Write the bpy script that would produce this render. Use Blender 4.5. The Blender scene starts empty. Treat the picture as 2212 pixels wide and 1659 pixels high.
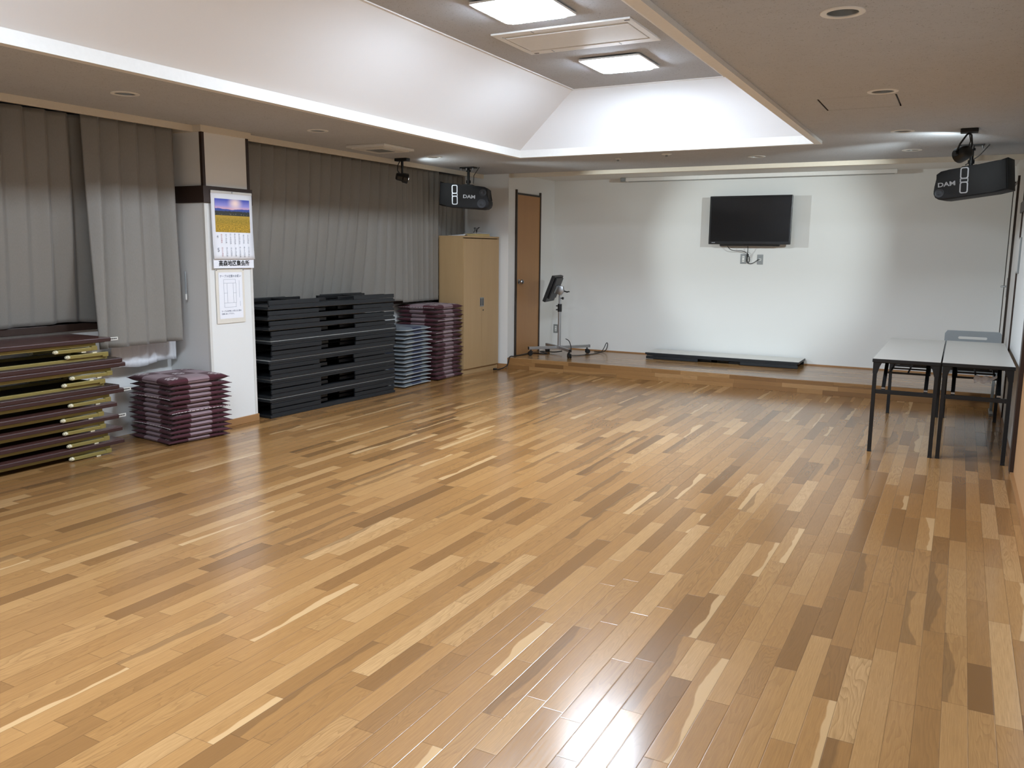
import bpy, bmesh, math, random
from mathutils import Vector, Matrix, Euler
random.seed(7)
sc = bpy.context.scene
COL = sc.collection
PI = math.pi

# ------------------------------------------------------------------ camera, world, exposure
def make_camera():
    cd = bpy.data.cameras.new('camera'); co = bpy.data.objects.new('camera', cd); COL.objects.link(co)
    cd.sensor_width = 36.0; cd.lens = 1815.4/2212*36.0; cd.clip_start = .02
    R = ((0.8831679803, 0.0814899764, -0.4619239139), (0.4689541653, -0.1327964601, 0.8731821637), (0.0098137333, -0.9877876715, -0.1554966453))
    # columns of R: image-right, image-down, forward in world space
    M = Matrix(((R[0][0], -R[0][1], -R[0][2], 0), (R[1][0], -R[1][1], -R[1][2], 0), (R[2][0], -R[2][1], -R[2][2], 1.46), (0, 0, 0, 1)))
    co.matrix_world = M
    sc.camera = co
make_camera()
w = bpy.data.worlds.new('world'); sc.world = w; w.use_nodes = True
w.node_tree.nodes['Background'].inputs[0].default_value = (.5, .55, .65, 1)
w.node_tree.nodes['Background'].inputs[1].default_value = 0.02
sc.view_settings.view_transform = 'Standard'; sc.view_settings.look = 'None'
sc.view_settings.gamma = 1; sc.view_settings.use_curve_mapping = False
sc.view_settings.exposure = 0.12
PANEL_E = 131.0          # ceiling panel emission
SPOT_W = 190.0          # watts of each spotlight

# ------------------------------------------------------------------ helpers
def s2l(c):
    def f(v):
        v /= 255.0
        return v/12.92 if v <= .04045 else ((v+.055)/1.055)**2.4
    return (f(c[0]), f(c[1]), f(c[2]), 1.0)
class NT:
    """tiny node-building helper"""
    def __init__(s, m): s.t = m.node_tree; s.n = s.t.nodes; s.b = s.n['Principled BSDF']
    def new(s, kind, **kw):
        o = s.n.new(kind)
        for k, v in kw.items(): setattr(o, k, v)
        return o
    def put(s, sock, v):
        if isinstance(v, bpy.types.NodeSocket): s.t.links.new(v, sock)
        elif isinstance(v, (tuple, list)) and len(v) == 3 and sock.type == 'RGBA': sock.default_value = (*v, 1)
        else: sock.default_value = v
    def m(s, op, a, b=None, c=None, clamp=False):
        o = s.new('ShaderNodeMath', operation=op, use_clamp=clamp); s.put(o.inputs[0], a)
        if b is not None: s.put(o.inputs[1], b)
        if c is not None: s.put(o.inputs[2], c)
        return o.outputs[0]
    def vec(s, x, y, z=0.0):
        o = s.new('ShaderNodeCombineXYZ'); s.put(o.inputs[0], x); s.put(o.inputs[1], y); s.put(o.inputs[2], z); return o.outputs[0]
    def objco(s):
        o = s.new('ShaderNodeTexCoord'); x = s.new('ShaderNodeSeparateXYZ'); s.t.links.new(o.outputs['Object'], x.inputs[0])
        return o.outputs['Object'], x.outputs[0], x.outputs[1], x.outputs[2]
    def noise(s, vec, scale=5, detail=2, rough=.5, dist=0, out=0):
        o = s.new('ShaderNodeTexNoise'); s.put(o.inputs['Vector'], vec); s.put(o.inputs['Scale'], scale)
        s.put(o.inputs['Detail'], detail); s.put(o.inputs['Roughness'], rough); s.put(o.inputs['Distortion'], dist); return o.outputs[out]
    def white(s, vec):
        o = s.new('ShaderNodeTexWhiteNoise', noise_dimensions='3D'); s.put(o.inputs['Vector'], vec); return o.outputs['Value'], o.outputs['Color']
    def ramp(s, fac, stops, interp='LINEAR'):
        o = s.new('ShaderNodeValToRGB'); e = o.color_ramp.elements; o.color_ramp.interpolation = interp
        while len(e) < len(stops): e.new(.5)
        for el, (p, c) in zip(e, stops): el.position = p; el.color = c if len(c) == 4 else (*c, 1)
        s.put(o.inputs[0], fac); return o.outputs[0]
    def mix(s, fac, a, b, mode='MIX'):
        o = s.new('ShaderNodeMix', data_type='RGBA', blend_type=mode)
        s.put(o.inputs[0], fac); s.put(o.inputs[6], a); s.put(o.inputs[7], b); return o.outputs[2]
    def mapr(s, v, a, b, c, d, smooth=False):
        o = s.new('ShaderNodeMapRange'); o.interpolation_type = 'SMOOTHSTEP' if smooth else 'LINEAR'
        for i, q in enumerate((v, a, b, c, d)): s.put(o.inputs[i], q)
        return o.outputs[0]
    def bump(s, h, strength=.3, dist=.01):
        o = s.new('ShaderNodeBump'); s.put(o.inputs['Height'], h); s.put(o.inputs['Strength'], strength); s.put(o.inputs['Distance'], dist)
        s.t.links.new(o.outputs[0], s.b.inputs['Normal'])
    def color(s, c): s.put(s.b.inputs['Base Color'], c)
def mat(name, col, rough=.5, metal=0, spec=.5, noise=None, sheen=0):
    """principled material; noise=(scale, colour spread, bump strength) gives it a procedural grain"""
    m = bpy.data.materials.new(name); m.use_nodes = True; t = NT(m)
    c = s2l(col); t.b.inputs['Base Color'].default_value = c
    t.b.inputs['Roughness'].default_value = rough; t.b.inputs['Metallic'].default_value = metal
    t.b.inputs['Specular IOR Level'].default_value = spec
    if sheen: t.b.inputs['Sheen Weight'].default_value = sheen
    ns = noise or (40, .04, .02)
    co = t.objco()[0]; n = t.noise(co, ns[0], 3)
    lo = tuple(v*(1-ns[1]) for v in c[:3]); hi = tuple(min(1, v*(1+ns[1])) for v in c[:3])
    t.color(t.mix(n, (*lo, 1), (*hi, 1)))
    if ns[2]: t.bump(n, ns[2], .004)
    return m
def emit(name, col, strength):
    m = bpy.data.materials.new(name); m.use_nodes = True; b = m.node_tree.nodes['Principled BSDF']
    b.inputs['Base Color'].default_value = (.8, .8, .8, 1)
    b.inputs['Emission Color'].default_value = (*col, 1); b.inputs['Emission Strength'].default_value = strength
    return m
class MB:
    def __init__(s): s.bm = bmesh.new()
    def box(s, x0, x1, y0, y1, z0, z1, bev=0, M=None):
        r = bmesh.ops.create_cube(s.bm, size=1); vs = r['verts']
        for v in vs: v.co = Vector(((x0+x1)/2+v.co.x*(x1-x0), (y0+y1)/2+v.co.y*(y1-y0), (z0+z1)/2+v.co.z*(z1-z0)))
        if bev:
            es = list({e for v in vs for e in v.link_edges})
            r = bmesh.ops.bevel(s.bm, geom=es, offset=bev, segments=2, profile=.5, affect='EDGES')
            vs = list({v for f in r['faces'] for v in f.verts} | {v for v in vs if v.is_valid})
        if M is not None: bmesh.ops.transform(s.bm, matrix=M, verts=vs)
        return s
    def bar(s, p0, p1, w, h=None, up=(0, 0, 1), bev=0):
        p0 = Vector(p0); p1 = Vector(p1); h = h or w; d = p1-p0; L = d.length; d.normalize(); u = Vector(up)
        if abs(d.dot(u)) > .99: u = Vector((0, 1, 0))
        a = d.cross(u).normalized(); b = a.cross(d).normalized()
        M = Matrix(((a.x, d.x, b.x, p0.x), (a.y, d.y, b.y, p0.y), (a.z, d.z, b.z, p0.z), (0, 0, 0, 1)))
        return s.box(-w/2, w/2, 0, L, -h/2, h/2, bev, M)
    def tube(s, pts, r, seg=8, cap=True, radii=None):
        pts = [Vector(p) for p in pts]; rings = []; n0 = None
        for i, p in enumerate(pts):
            d = (pts[min(i+1, len(pts)-1)]-pts[max(i-1, 0)]).normalized()
            if n0 is None:
                n0 = d.orthogonal().normalized()
            n0 = (n0-d*n0.dot(d)).normalized(); b = d.cross(n0); rr = radii[i] if radii else r
            rings.append([s.bm.verts.new(p+(n0*math.cos(2*PI*k/seg)+b*math.sin(2*PI*k/seg))*rr) for k in range(seg)])
        for A, B in zip(rings, rings[1:]):
            for k in range(seg): s.bm.faces.new((A[k], A[(k+1) % seg], B[(k+1) % seg], B[k]))
        if cap: s.bm.faces.new(rings[0][::-1]); s.bm.faces.new(rings[-1])
        return s
    def lathe(s, prof, M=None, seg=32, closed=False):
        """prof: (r, z) list revolved about local z"""
        M = M or Matrix(); rings = []
        for r, z in prof:
            if r < 1e-6: rings.append([s.bm.verts.new(M @ Vector((0, 0, z)))])
            else: rings.append([s.bm.verts.new(M @ Vector((r*math.cos(2*PI*k/seg), r*math.sin(2*PI*k/seg), z))) for k in range(seg)])
        pairs = list(zip(rings, rings[1:]))
        if closed: pairs.append((rings[-1], rings[0]))
        for A, B in pairs:
            for k in range(seg):
                k2 = (k+1) % seg
                vs = [A[0]] if len(A) == 1 else [A[k], A[k2]]
                vs += [B[0]] if len(B) == 1 else [B[k2], B[k]]
                if len(vs) > 2: s.bm.faces.new(vs)
        return s
    def prism(s, poly, d0, d1, M=None, bev=0):
        """poly in local xz, extruded along local y from d0 to d1"""
        M = M or Matrix()
        A = [s.bm.verts.new(M @ Vector((x, d0, z))) for x, z in poly]; B = [s.bm.verts.new(M @ Vector((x, d1, z))) for x, z in poly]
        fs = [s.bm.faces.new(A), s.bm.faces.new(B[::-1])]
        n = len(poly)
        for k in range(n): fs.append(s.bm.faces.new((A[(k+1) % n], A[k], B[k], B[(k+1) % n])))
        if bev:
            es = list({e for f in fs[:2] for e in f.edges}); bmesh.ops.bevel(s.bm, geom=es, offset=bev, segments=2, profile=.5, affect='EDGES')
        return s
    def quad(s, *ps): s.bm.faces.new([s.bm.verts.new(Vector(p)) for p in ps]); return s
    def grid(s, fn, nu, nv):
        V = [[s.bm.verts.new(Vector(fn(i/nu, j/nv))) for j in range(nv+1)] for i in range(nu+1)]
        for i in range(nu):
            for j in range(nv): s.bm.faces.new((V[i][j], V[i+1][j], V[i+1][j+1], V[i][j+1]))
        return s
    def build(s, name, m, parent=None, smooth=False, recalc=True, angle=None):
        if recalc: bmesh.ops.recalc_face_normals(s.bm, faces=s.bm.faces)
        me = bpy.data.meshes.new(name); s.bm.to_mesh(me); s.bm.free()
        if m is not None: me.materials.append(m)
        if smooth or angle:
            for p in me.polygons: p.use_smooth = True
            me.set_sharp_from_angle(angle=math.radians(angle or 40))
        o = bpy.data.objects.new(name, me); COL.objects.link(o)
        if parent: o.parent = parent
        return o
def tag(o, label=None, cat=None, group=None, kind=None):
    if label: o['label'] = label
    if cat: o['category'] = cat
    if group: o['group'] = group
    if kind: o['kind'] = kind
    return o
def thing(name, label, cat, loc=(0, 0, 0), rot=(0, 0, 0), group=None):
    o = bpy.data.objects.new(name, None); COL.objects.link(o); o.empty_display_size = .05
    o.location = loc; o.rotation_euler = rot
    return tag(o, label, cat, group)
def struct(o): o['kind'] = 'structure'; return o
KIDS = {}
def copy_thing(src, loc, rot, label, group=None):
    def dup(o, par):
        c = o.copy(); COL.objects.link(c)
        if par is not None: c.parent = par
        for k in [q for q in bpy.data.objects if q.parent == o]: dup(k, c)
        return c
    r = dup(src, None); r.location = loc; r.rotation_euler = rot; r['label'] = label
    if group: r['group'] = group
    return r
def text(name, body, size, m, parent, loc, rot, ext=.0006, off=0, align='CENTER', space=1.0, sx=1.0):
    cu = bpy.data.curves.new(name, 'FONT'); cu.body = body; cu.size = size; cu.extrude = ext; cu.offset = off
    cu.align_x = align; cu.align_y = 'CENTER'; cu.space_line = space; cu.resolution_u = 3
    o = bpy.data.objects.new(name+'_src', cu); COL.objects.link(o)
    bpy.context.view_layer.update()
    me = bpy.data.meshes.new_from_object(o.evaluated_get(bpy.context.evaluated_depsgraph_get()))
    bpy.data.objects.remove(o); bpy.data.curves.remove(cu)
    me.name = name; me.materials.clear(); me.materials.append(m)
    n = bpy.data.objects.new(name, me); COL.objects.link(n); n.parent = parent; n.location = loc; n.rotation_euler = rot; n.scale = (sx, 1, 1)
    return n
def rounded(w, h, r, n=6):
    pts = []
    for cx, cy, a0 in ((w/2-r, h/2-r, 0), (-w/2+r, h/2-r, PI/2), (-w/2+r, -h/2+r, PI), (w/2-r, -h/2+r, 1.5*PI)):
        for k in range(n+1): a = a0+PI/2*k/n; pts.append((cx+r*math.cos(a), cy+r*math.sin(a)))
    return pts
def smooth_path(pts, n=6):
    P = [Vector(p) for p in pts]; P = [P[0]]+P+[P[-1]]; out = []
    for i in range(1, len(P)-2):
        for k in range(n):
            t = k/n; a, b, c, d = P[i-1:i+3]
            out.append(.5*((2*b)+(c-a)*t+(2*a-5*b+4*c-d)*t*t+(3*b-a-3*c+d)*t**3))
    out.append(P[-2]); return out
ORD = ['zeroth', 'first', 'second', 'third', 'fourth', 'fifth', 'sixth', 'seventh', 'eighth', 'ninth', 'tenth', 'eleventh', 'twelfth', 'thirteenth', 'fourteenth', 'fifteenth', 'sixteenth', 'seventeenth', 'eighteenth', 'nineteenth']

# ------------------------------------------------------------------ materials
def wood_floor(name, along='y', across='x', L=.62, W=.0765, off=.26, rough=.19):
    m = bpy.data.materials.new(name); m.use_nodes = True; t = NT(m)
    co, x, y, z = t.objco(); ax = {'x': x, 'y': y, 'z': z}
    u = t.m('ADD', t.m('DIVIDE', ax[across], W), off); v = t.m('DIVIDE', ax[along], L)
    row = t.m('FLOOR', u); fu = t.m('FRACT', u)
    hr, _ = t.white(t.vec(row, 3.1)); v2 = t.m('ADD', v, t.m('MULTIPLY', hr, 9.7))
    idx = t.m('FLOOR', v2); fv = t.m('FRACT', v2)
    j, _ = t.white(t.vec(row, idx, 5.5)); j = t.m('MULTIPLY', j, .55)
    less = t.m('LESS_THAN', fv, j); bid = t.m('SUBTRACT', idx, less)
    r1, rc = t.white(t.vec(row, bid, 1.7)); r2, _ = t.white(t.vec(row, bid, 8.3)); r3, _ = t.white(t.vec(row, bid, 4.4))
    # board tone
    tone = t.ramp(r1, [(0, s2l((120, 86, 51))), (.08, s2l((141, 102, 61))), (.3, s2l((158, 116, 70))), (.6, s2l((168, 125, 77))), (.88, s2l((178, 136, 87))), (1, s2l((193, 153, 105)))])
    # growth-ring figure, drawn out along the board and different in every board
    cx = t.m('ADD', t.m('MULTIPLY', ax[across], 1.0), t.m('MULTIPLY', r2, 7.0)); cv = t.m('ADD', t.m('MULTIPLY', ax[along], .13), t.m('MULTIPLY', r3, 5.0))
    warp = t.noise(t.vec(cx, cv, r1), 14, 2, .5)
    ringp = t.m('MULTIPLY', t.m('ADD', t.m('MULTIPLY', ax[across], 40), t.m('MULTIPLY', warp, 15.0)), t.mapr(r3, 0, 1, .5, 1.5))
    ring = t.m('FRACT', ringp); ring = t.m('POWER', ring, 2.2)
    figure = t.m('MULTIPLY', ring, t.mapr(r2, .2, 1, .05, .42))
    tone = t.mix(figure, tone, s2l((112, 80, 47)))
    fine = t.noise(t.vec(t.m('MULTIPLY', ax[across], 300), t.m('MULTIPLY', ax[along], 9), r1), 1, 3, .65)
    tone = t.mix(t.mapr(fine, .35, .72, 0, .40), tone, s2l((124, 90, 54)))
    # pale sapwood along one edge of some boards, dark heart streak in others
    edge = t.m('ADD', fu, t.m('MULTIPLY', t.m('SUBTRACT', t.noise(t.vec(r2, t.m('MULTIPLY', ax[along], 1.5), r1), 1.6, 3, .45), .5), 1.7))
    sap = t.m('MULTIPLY', t.mapr(edge, .60, .66, 0, 1), t.m('GREATER_THAN', r3, .945)); tone = t.mix(t.m('MULTIPLY', sap, .7), tone, s2l((205, 170, 124)))
    hrt = t.m('MULTIPLY', t.mapr(edge, .45, .38, 0, 1), t.m('LESS_THAN', r3, .07)); tone = t.mix(t.m('MULTIPLY', hrt, .45), tone, s2l((94, 68, 44)))
    # joints
    du = t.m('MULTIPLY', t.m('MINIMUM', fu, t.m('SUBTRACT', 1, fu)), W); dv = t.m('MULTIPLY', t.m('ABSOLUTE', t.m('SUBTRACT', fv, j)), L)
    d = t.m('MINIMUM', du, dv); gap = t.mapr(d, .0004, .0011, 1, 0)
    tone = t.mix(t.m('MULTIPLY', gap, .55), tone, s2l((52, 34, 20)))
    t.color(tone)
    t.b.inputs['Roughness'].default_value = rough; t.b.inputs['Specular IOR Level'].default_value = .5
    ro = t.mapr(fine, .3, .8, rough-.03, rough+.06); t.put(t.b.inputs['Roughness'], ro)
    h = t.m('ADD', t.mapr(d, .0002, .003, 0, 1, True), t.m('MULTIPLY', fine, .05)); t.bump(h, .35, .0009)
    return m
def plain_wood(name, c0, c1, along='z', scale=30, rough=.4, stretch=.06):
    m = bpy.data.materials.new(name); m.use_nodes = True; t = NT(m)
    co, x, y, z = t.objco(); q = {'x': x, 'y': y, 'z': z}
    v = t.vec(*[t.m('MULTIPLY', q[k], stretch if k == along else 1) for k in 'xyz'])
    n = t.noise(v, scale, 4, .6, .4); f = t.noise(v, scale*9, 2)
    t.color(t.mix(t.m('ADD', t.m('MULTIPLY', n, .7), t.m('MULTIPLY', f, .3)), s2l(c0), s2l(c1)))
    t.b.inputs['Roughness'].default_value = rough; t.bump(f, .05, .001)
    return m
def ceiling_mat():
    m = bpy.data.materials.new('mineral_fibre_ceiling'); m.use_nodes = True; t = NT(m)
    co = t.objco()[0]
    n = t.noise(co, 44, 3, .55, 1.6); big = t.noise(co, 7, 2)
    worm = t.mapr(t.m('ABSOLUTE', t.m('SUBTRACT', n, .5)), .0, .012, 1, 0)
    dots = t.mapr(t.noise(co, 38, 1, .5, .4), .585, .62, 0, 1)
    fis = t.m('MULTIPLY', worm, dots)
    fine = t.mapr(t.noise(co, 120, 2, .5, .8), .665, .72, 0, .9)
    k = t.m('MAXIMUM', fis, fine)
    t.color(t.mix(t.m('MULTIPLY', k, .85), t.mix(big, s2l((184, 187, 191)), s2l((191, 194, 198))), s2l((74, 68, 62))))
    t.b.inputs['Roughness'].default_value = .95; t.b.inputs['Specular IOR Level'].default_value = .1
    t.bump(t.m('SUBTRACT', 1, k), .2, .002)
    return m
def cushion_mat(name, dark, light, emblem, weave=False):
    m = bpy.data.materials.new(name); m.use_nodes = True; t = NT(m)
    co, x, y, z = t.objco(); S = .56
    u = t.m('ADD', t.m('MULTIPLY', x, 3/S), 1.5); v = t.m('ADD', t.m('MULTIPLY', y, 3/S), 1.5)
    iu = t.m('MINIMUM', t.m('MAXIMUM', t.m('FLOOR', u), 0), 2); iv = t.m('MINIMUM', t.m('MAXIMUM', t.m('FLOOR', v), 0), 2)
    par = t.m('MODULO', t.m('ADD', iu, iv), 2)            # 0 = corners and centre
    fu = t.m('SUBTRACT', t.m('SUBTRACT', u, iu), .5); fv = t.m('SUBTRACT', t.m('SUBTRACT', v, iv), .5)
    rad = t.m('SQRT', t.m('ADD', t.m('MULTIPLY', fu, fu), t.m('MULTIPLY', fv, fv)))
    wv = t.noise(t.vec(t.m('MULTIPLY', x, 420), t.m('MULTIPLY', y, 420), t.m('MULTIPLY', z, 420)), 1, 2)
    A = t.mix(wv, s2l(tuple(q*.86 for q in dark)), s2l(tuple(min(255, q*1.14) for q in dark)))
    B = t.mix(wv, s2l(tuple(q*.88 for q in light)), s2l(tuple(min(255, q*1.12) for q in light)))
    if weave:   # patterned corners: small pale and slate checks
        cu = t.m('SINE', t.m('MULTIPLY', x, 380)); cv = t.m('SINE', t.m('MULTIPLY', y, 380))
        A = t.mix(t.mapr(t.m('MULTIPLY', cu, cv), -.25, .25, 0, 1), s2l((50, 60, 72)), s2l((122, 130, 134)))
        c = t.mix(par, A, B)
    else:
        c = t.mix(par, A, B)
        ang = t.m('ARCTAN2', fv, fu); pet = t.m('MULTIPLY', t.m('COSINE', t.m('MULTIPLY', ang, 8)), .035)
        disc = t.mapr(t.m('ADD', rad, pet), .235, .25, 1, 0); hole = t.mapr(rad, .06, .075, 1, 0)
        rings = t.mapr(t.m('SINE', t.m('MULTIPLY', rad, 62)), -.5, .1, .35, 1)
        e = t.m('MULTIPLY', t.m('MULTIPLY', disc, t.m('SUBTRACT', 1, hole)), t.m('MULTIPLY', rings, t.m('SUBTRACT', 1, par)))
        c = t.mix(t.m('MULTIPLY', e, .85), c, s2l(emblem))
    t.color(c); t.b.inputs['Roughness'].default_value = .85; t.b.inputs['Sheen Weight'].default_value = .15; t.b.inputs['Specular IOR Level'].default_value = .2
    t.bump(t.m('ADD', t.m('MULTIPLY', wv, .3), t.noise(co, 22, 3)), .35, .006)
    return m
def fabric(name, c0, c1, rough=.7, sheen=.3):
    m = bpy.data.materials.new(name); m.use_nodes = True; t = NT(m)
    co, x, y, z = t.objco()
    a = t.noise(t.vec(t.m('MULTIPLY', x, 500), t.m('MULTIPLY', y, 500), t.m('MULTIPLY', z, 60)), 1, 2)
    t.color(t.mix(a, s2l(c0), s2l(c1))); t.b.inputs['Roughness'].default_value = rough; t.b.inputs['Sheen Weight'].default_value = sheen
    t.b.inputs['Sheen Roughness'].default_value = .4; t.b.inputs['Specular IOR Level'].default_value = .6
    t.bump(t.m('ADD', t.m('MULTIPLY', a, .15), t.noise(co, 9, 3)), .15, .01)
    return m
def landscape_mat():
    """printed photograph on the calendar: evening sky, blue hills, village trees, a field of yellow flowers"""
    m = bpy.data.materials.new('printed_landscape'); m.use_nodes = True; t = NT(m)
    co, x, y, z = t.objco()          # y across 0..1, z up 0..1 (mesh built at unit size then scaled)
    v = z; u = y
    hill = t.m('ADD', .70, t.m('MULTIPLY', t.m('SUBTRACT', t.noise(t.vec(u, 2.2), 3.4, 3), .5), .12))
    sky = t.ramp(v, [(.70, s2l((226, 176, 186))), (.80, s2l((150, 146, 214))), (1, s2l((52, 74, 178)))])
    gx = t.m('SUBTRACT', u, .58); gz = t.m('SUBTRACT', v, .88); g = t.m('SQRT', t.m('ADD', t.m('MULTIPLY', gx, gx), t.m('MULTIPLY', gz, t.m('MULTIPLY', gz, .9))))
    sky = t.mix(t.mapr(g, .0, .26, 1, 0, True), sky, s2l((250, 222, 214)))
    hills = t.ramp(v, [(.55, s2l((64, 84, 120))), (.70, s2l((62, 80, 160)))])
    c = t.mix(t.mapr(v, hill, t.m('ADD', hill, .008), 0, 1), hills, sky)
    tr = t.m('ADD', .585, t.m('MULTIPLY', t.noise(t.vec(u, 7.7), 16, 4, .6), .09))
    trees = t.mix(t.noise(t.vec(u, v), 40, 2), s2l((30, 34, 36)), s2l((66, 66, 60)))
    lamp = t.mapr(t.noise(t.vec(t.m('MULTIPLY', u, 26), t.m('MULTIPLY', v, 44)), 1, 1), .64, .70, 0, 1)
    trees = t.mix(t.m('MULTIPLY', lamp, t.mapr(t.m('ABSOLUTE', t.m('SUBTRACT', v, .545)), .0, .03, 1, 0)), trees, s2l((250, 226, 170)))
    c = t.mix(t.mapr(v, tr, t.m('ADD', tr, .012), 1, 0), c, trees)
    fl = t.noise(t.vec(t.m('MULTIPLY', u, 22), t.m('MULTIPLY', v, 40)), 1, 4, .7)
    field = t.ramp(fl, [(.3, s2l((88, 92, 30))), (.5, s2l((178, 140, 42))), (.68, s2l((222, 182, 66)))])
    far = t.ramp(v, [(.3, s2l((120, 116, 40))), (.5, s2l((196, 158, 60)))])
    field = t.mix(t.mapr(v, .2, .48, 0, .75), field, far)
    c = t.mix(t.mapr(v, .495, .51, 1, 0), c, field)
    t.color(c); t.b.inputs['Roughness'].default_value = .35
    return m

M = {}
M['floor'] = wood_floor('oak_floor')
M['stage'] = wood_floor('oak_stage', 'x', 'y', .55, .075, .3)
M['riser'] = wood_floor('oak_riser', 'x', 'z', .5, .047, .0, .32)
M['wall'] = mat('white_wallpaper', (228, 228, 225), .8, 0, .25, (160, .02, .08))
M['slope'] = mat('white_plaster', (234, 235, 236), .85, 0, .2, (120, .01, .03))
M['ceil'] = ceiling_mat()
M['paint'] = mat('white_painted_wood', (230, 229, 225), .55, 0, .4)
M['cream'] = mat('cream_painted_wood', (220, 211, 194), .6, 0, .3)
M['darkwood'] = mat('dark_brown_wood', (52, 37, 30), .45, 0, .4, (30, .15, .03))
M['base'] = plain_wood('oak_baseboard', (150, 108, 68), (172, 130, 86), 'y', 30)
M['maple'] = plain_wood('maple_veneer', (172, 142, 100), (188, 158, 116), 'z', 18, .45)
M['doorwood'] = plain_wood('orange_door_veneer', (168, 122, 76), (184, 138, 90), 'z', 14, .45)
M['slidewood'] = plain_wood('sliding_door_veneer', (190, 146, 100), (206, 162, 116), 'z', 14, .45)
M['bronze'] = mat('bronze_frame', (58, 48, 40), .4, .3)
M['steel'] = mat('brushed_steel', (176, 178, 180), .3, 1, .5, (200, .04, .02))
M['alu'] = mat('grey_aluminium', (178, 181, 184), .38, .8, .5, (200, .04, .02))
M['outlet'] = mat('steel_plate', (146, 150, 150), .4, .6)
M['white'] = mat('white_plastic', (228, 228, 224), .45)
M['offwhite'] = mat('offwhite_plastic', (214, 212, 206), .5)
M['black'] = mat('black_plastic', (20, 21, 23), .45)
M['blackmetal'] = mat('black_powder_coat', (17, 18, 20), .42, .1, .5, (200, .08, .03))
M['tableblack'] = mat('black_table_frame', (31, 34, 37), .5, 0, .4, (120, .08, .03))
M['laminate'] = mat('pale_grey_laminate', (206, 203, 196), .28, 0, .5, (180, .03, .01))
M['gold'] = mat('gold_painted_steel', (140, 126, 70), .42, .25, .5, (90, .05, .02))
M['tabledark'] = plain_wood('red_brown_table_edge', (50, 30, 30), (66, 40, 38), 'y', 26, .4)
M['tabletop'] = plain_wood('rosewood_tabletop', (74, 48, 44), (96, 62, 56), 'y', 20, .22)
M['underside'] = mat('brown_table_underside', (60, 46, 34), .7)
M['rubber'] = mat('cream_rubber_foot', (216, 208, 178), .6)
M['sticker'] = mat('white_sticker', (214, 212, 204), .5)
M['ink'] = mat('black_ink', (26, 26, 28), .6)
M['greyink'] = mat('grey_ink', (120, 126, 142), .6)
M['redink'] = mat('pale_red_ink', (190, 120, 124), .6)
M['paper'] = mat('white_paper', (238, 239, 244), .6, 0, .3, (60, .01, .02))
M['clear'] = mat('yellowed_sheet', (226, 220, 208), .35)
M['curtain'] = fabric('grey_blackout_curtain', (118, 114, 107), (138, 134, 127), .5, .2)
M['lace'] = fabric('white_lace_curtain', (214, 216, 220), (236, 238, 240), .8, .1)
M['cred'] = cushion_mat('maroon_check_cotton', (74, 34, 42), (138, 116, 120), (196, 184, 184))
M['cblue'] = cushion_mat('navy_check_cotton', (40, 50, 74), (44, 52, 76), (0, 0, 0), True)
M['piping'] = mat('white_piping', (190, 194, 196), .8)
M['thread'] = mat('white_stitching', (226, 220, 220), .8)
M['redpipe'] = mat('maroon_piping', (58, 26, 34), .85)
M['screen'] = mat('dark_screen_glass', (10, 11, 14), .16, 0, .5, (10, .02, 0))
M['bezel'] = mat('gloss_black_bezel', (14, 14, 16), .3)
M['speaker'] = mat('black_speaker_cabinet', (20, 21, 25), .6, 0, .4, (240, .2, .1))
M['grille'] = mat('dark_grey_driver', (46, 47, 52), .5, .2, .5, (300, .3, .2))
M['silver'] = mat('silver_trim', (186, 188, 194), .35, .7)
M['greypanel'] = mat('blue_grey_plastic', (150, 156, 158), .5)
M['dark'] = mat('dark_recess', (24, 23, 22), .8)
M['print'] = landscape_mat()
M['tan'] = mat('tan_card', (186, 164, 112), .7)
M['glass'] = mat('dim_window_glass', (60, 68, 80), .08, 0, .5, (3, .05, 0))
M['panel'] = emit('panel_light_diffuser', (.765, .88, 1.02), PANEL_E)
M['lens'] = emit('spot_lens', (.95, .98, 1.0), 12)

# ------------------------------------------------------------------ room shell
XR = .42; XL = -5.85; YB = 10.60; YS = 9.28; YF = -3.0; ZC = 2.40; ZS = .14
struct(MB().quad((XL, YF, 0), (XR, YF, 0), (XR, YS+.02, 0), (XL, YS+.02, 0)).build('floor', M['floor']))
stg = struct(MB().box(-4.98, XR, YS+.012, YB, .0, ZS, .004).build('floor_stage', M['stage']))
MB().box(-4.98, XR, YS, YS+.012, .0, ZS-.004).build('riser', M['riser'], stg)
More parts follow.
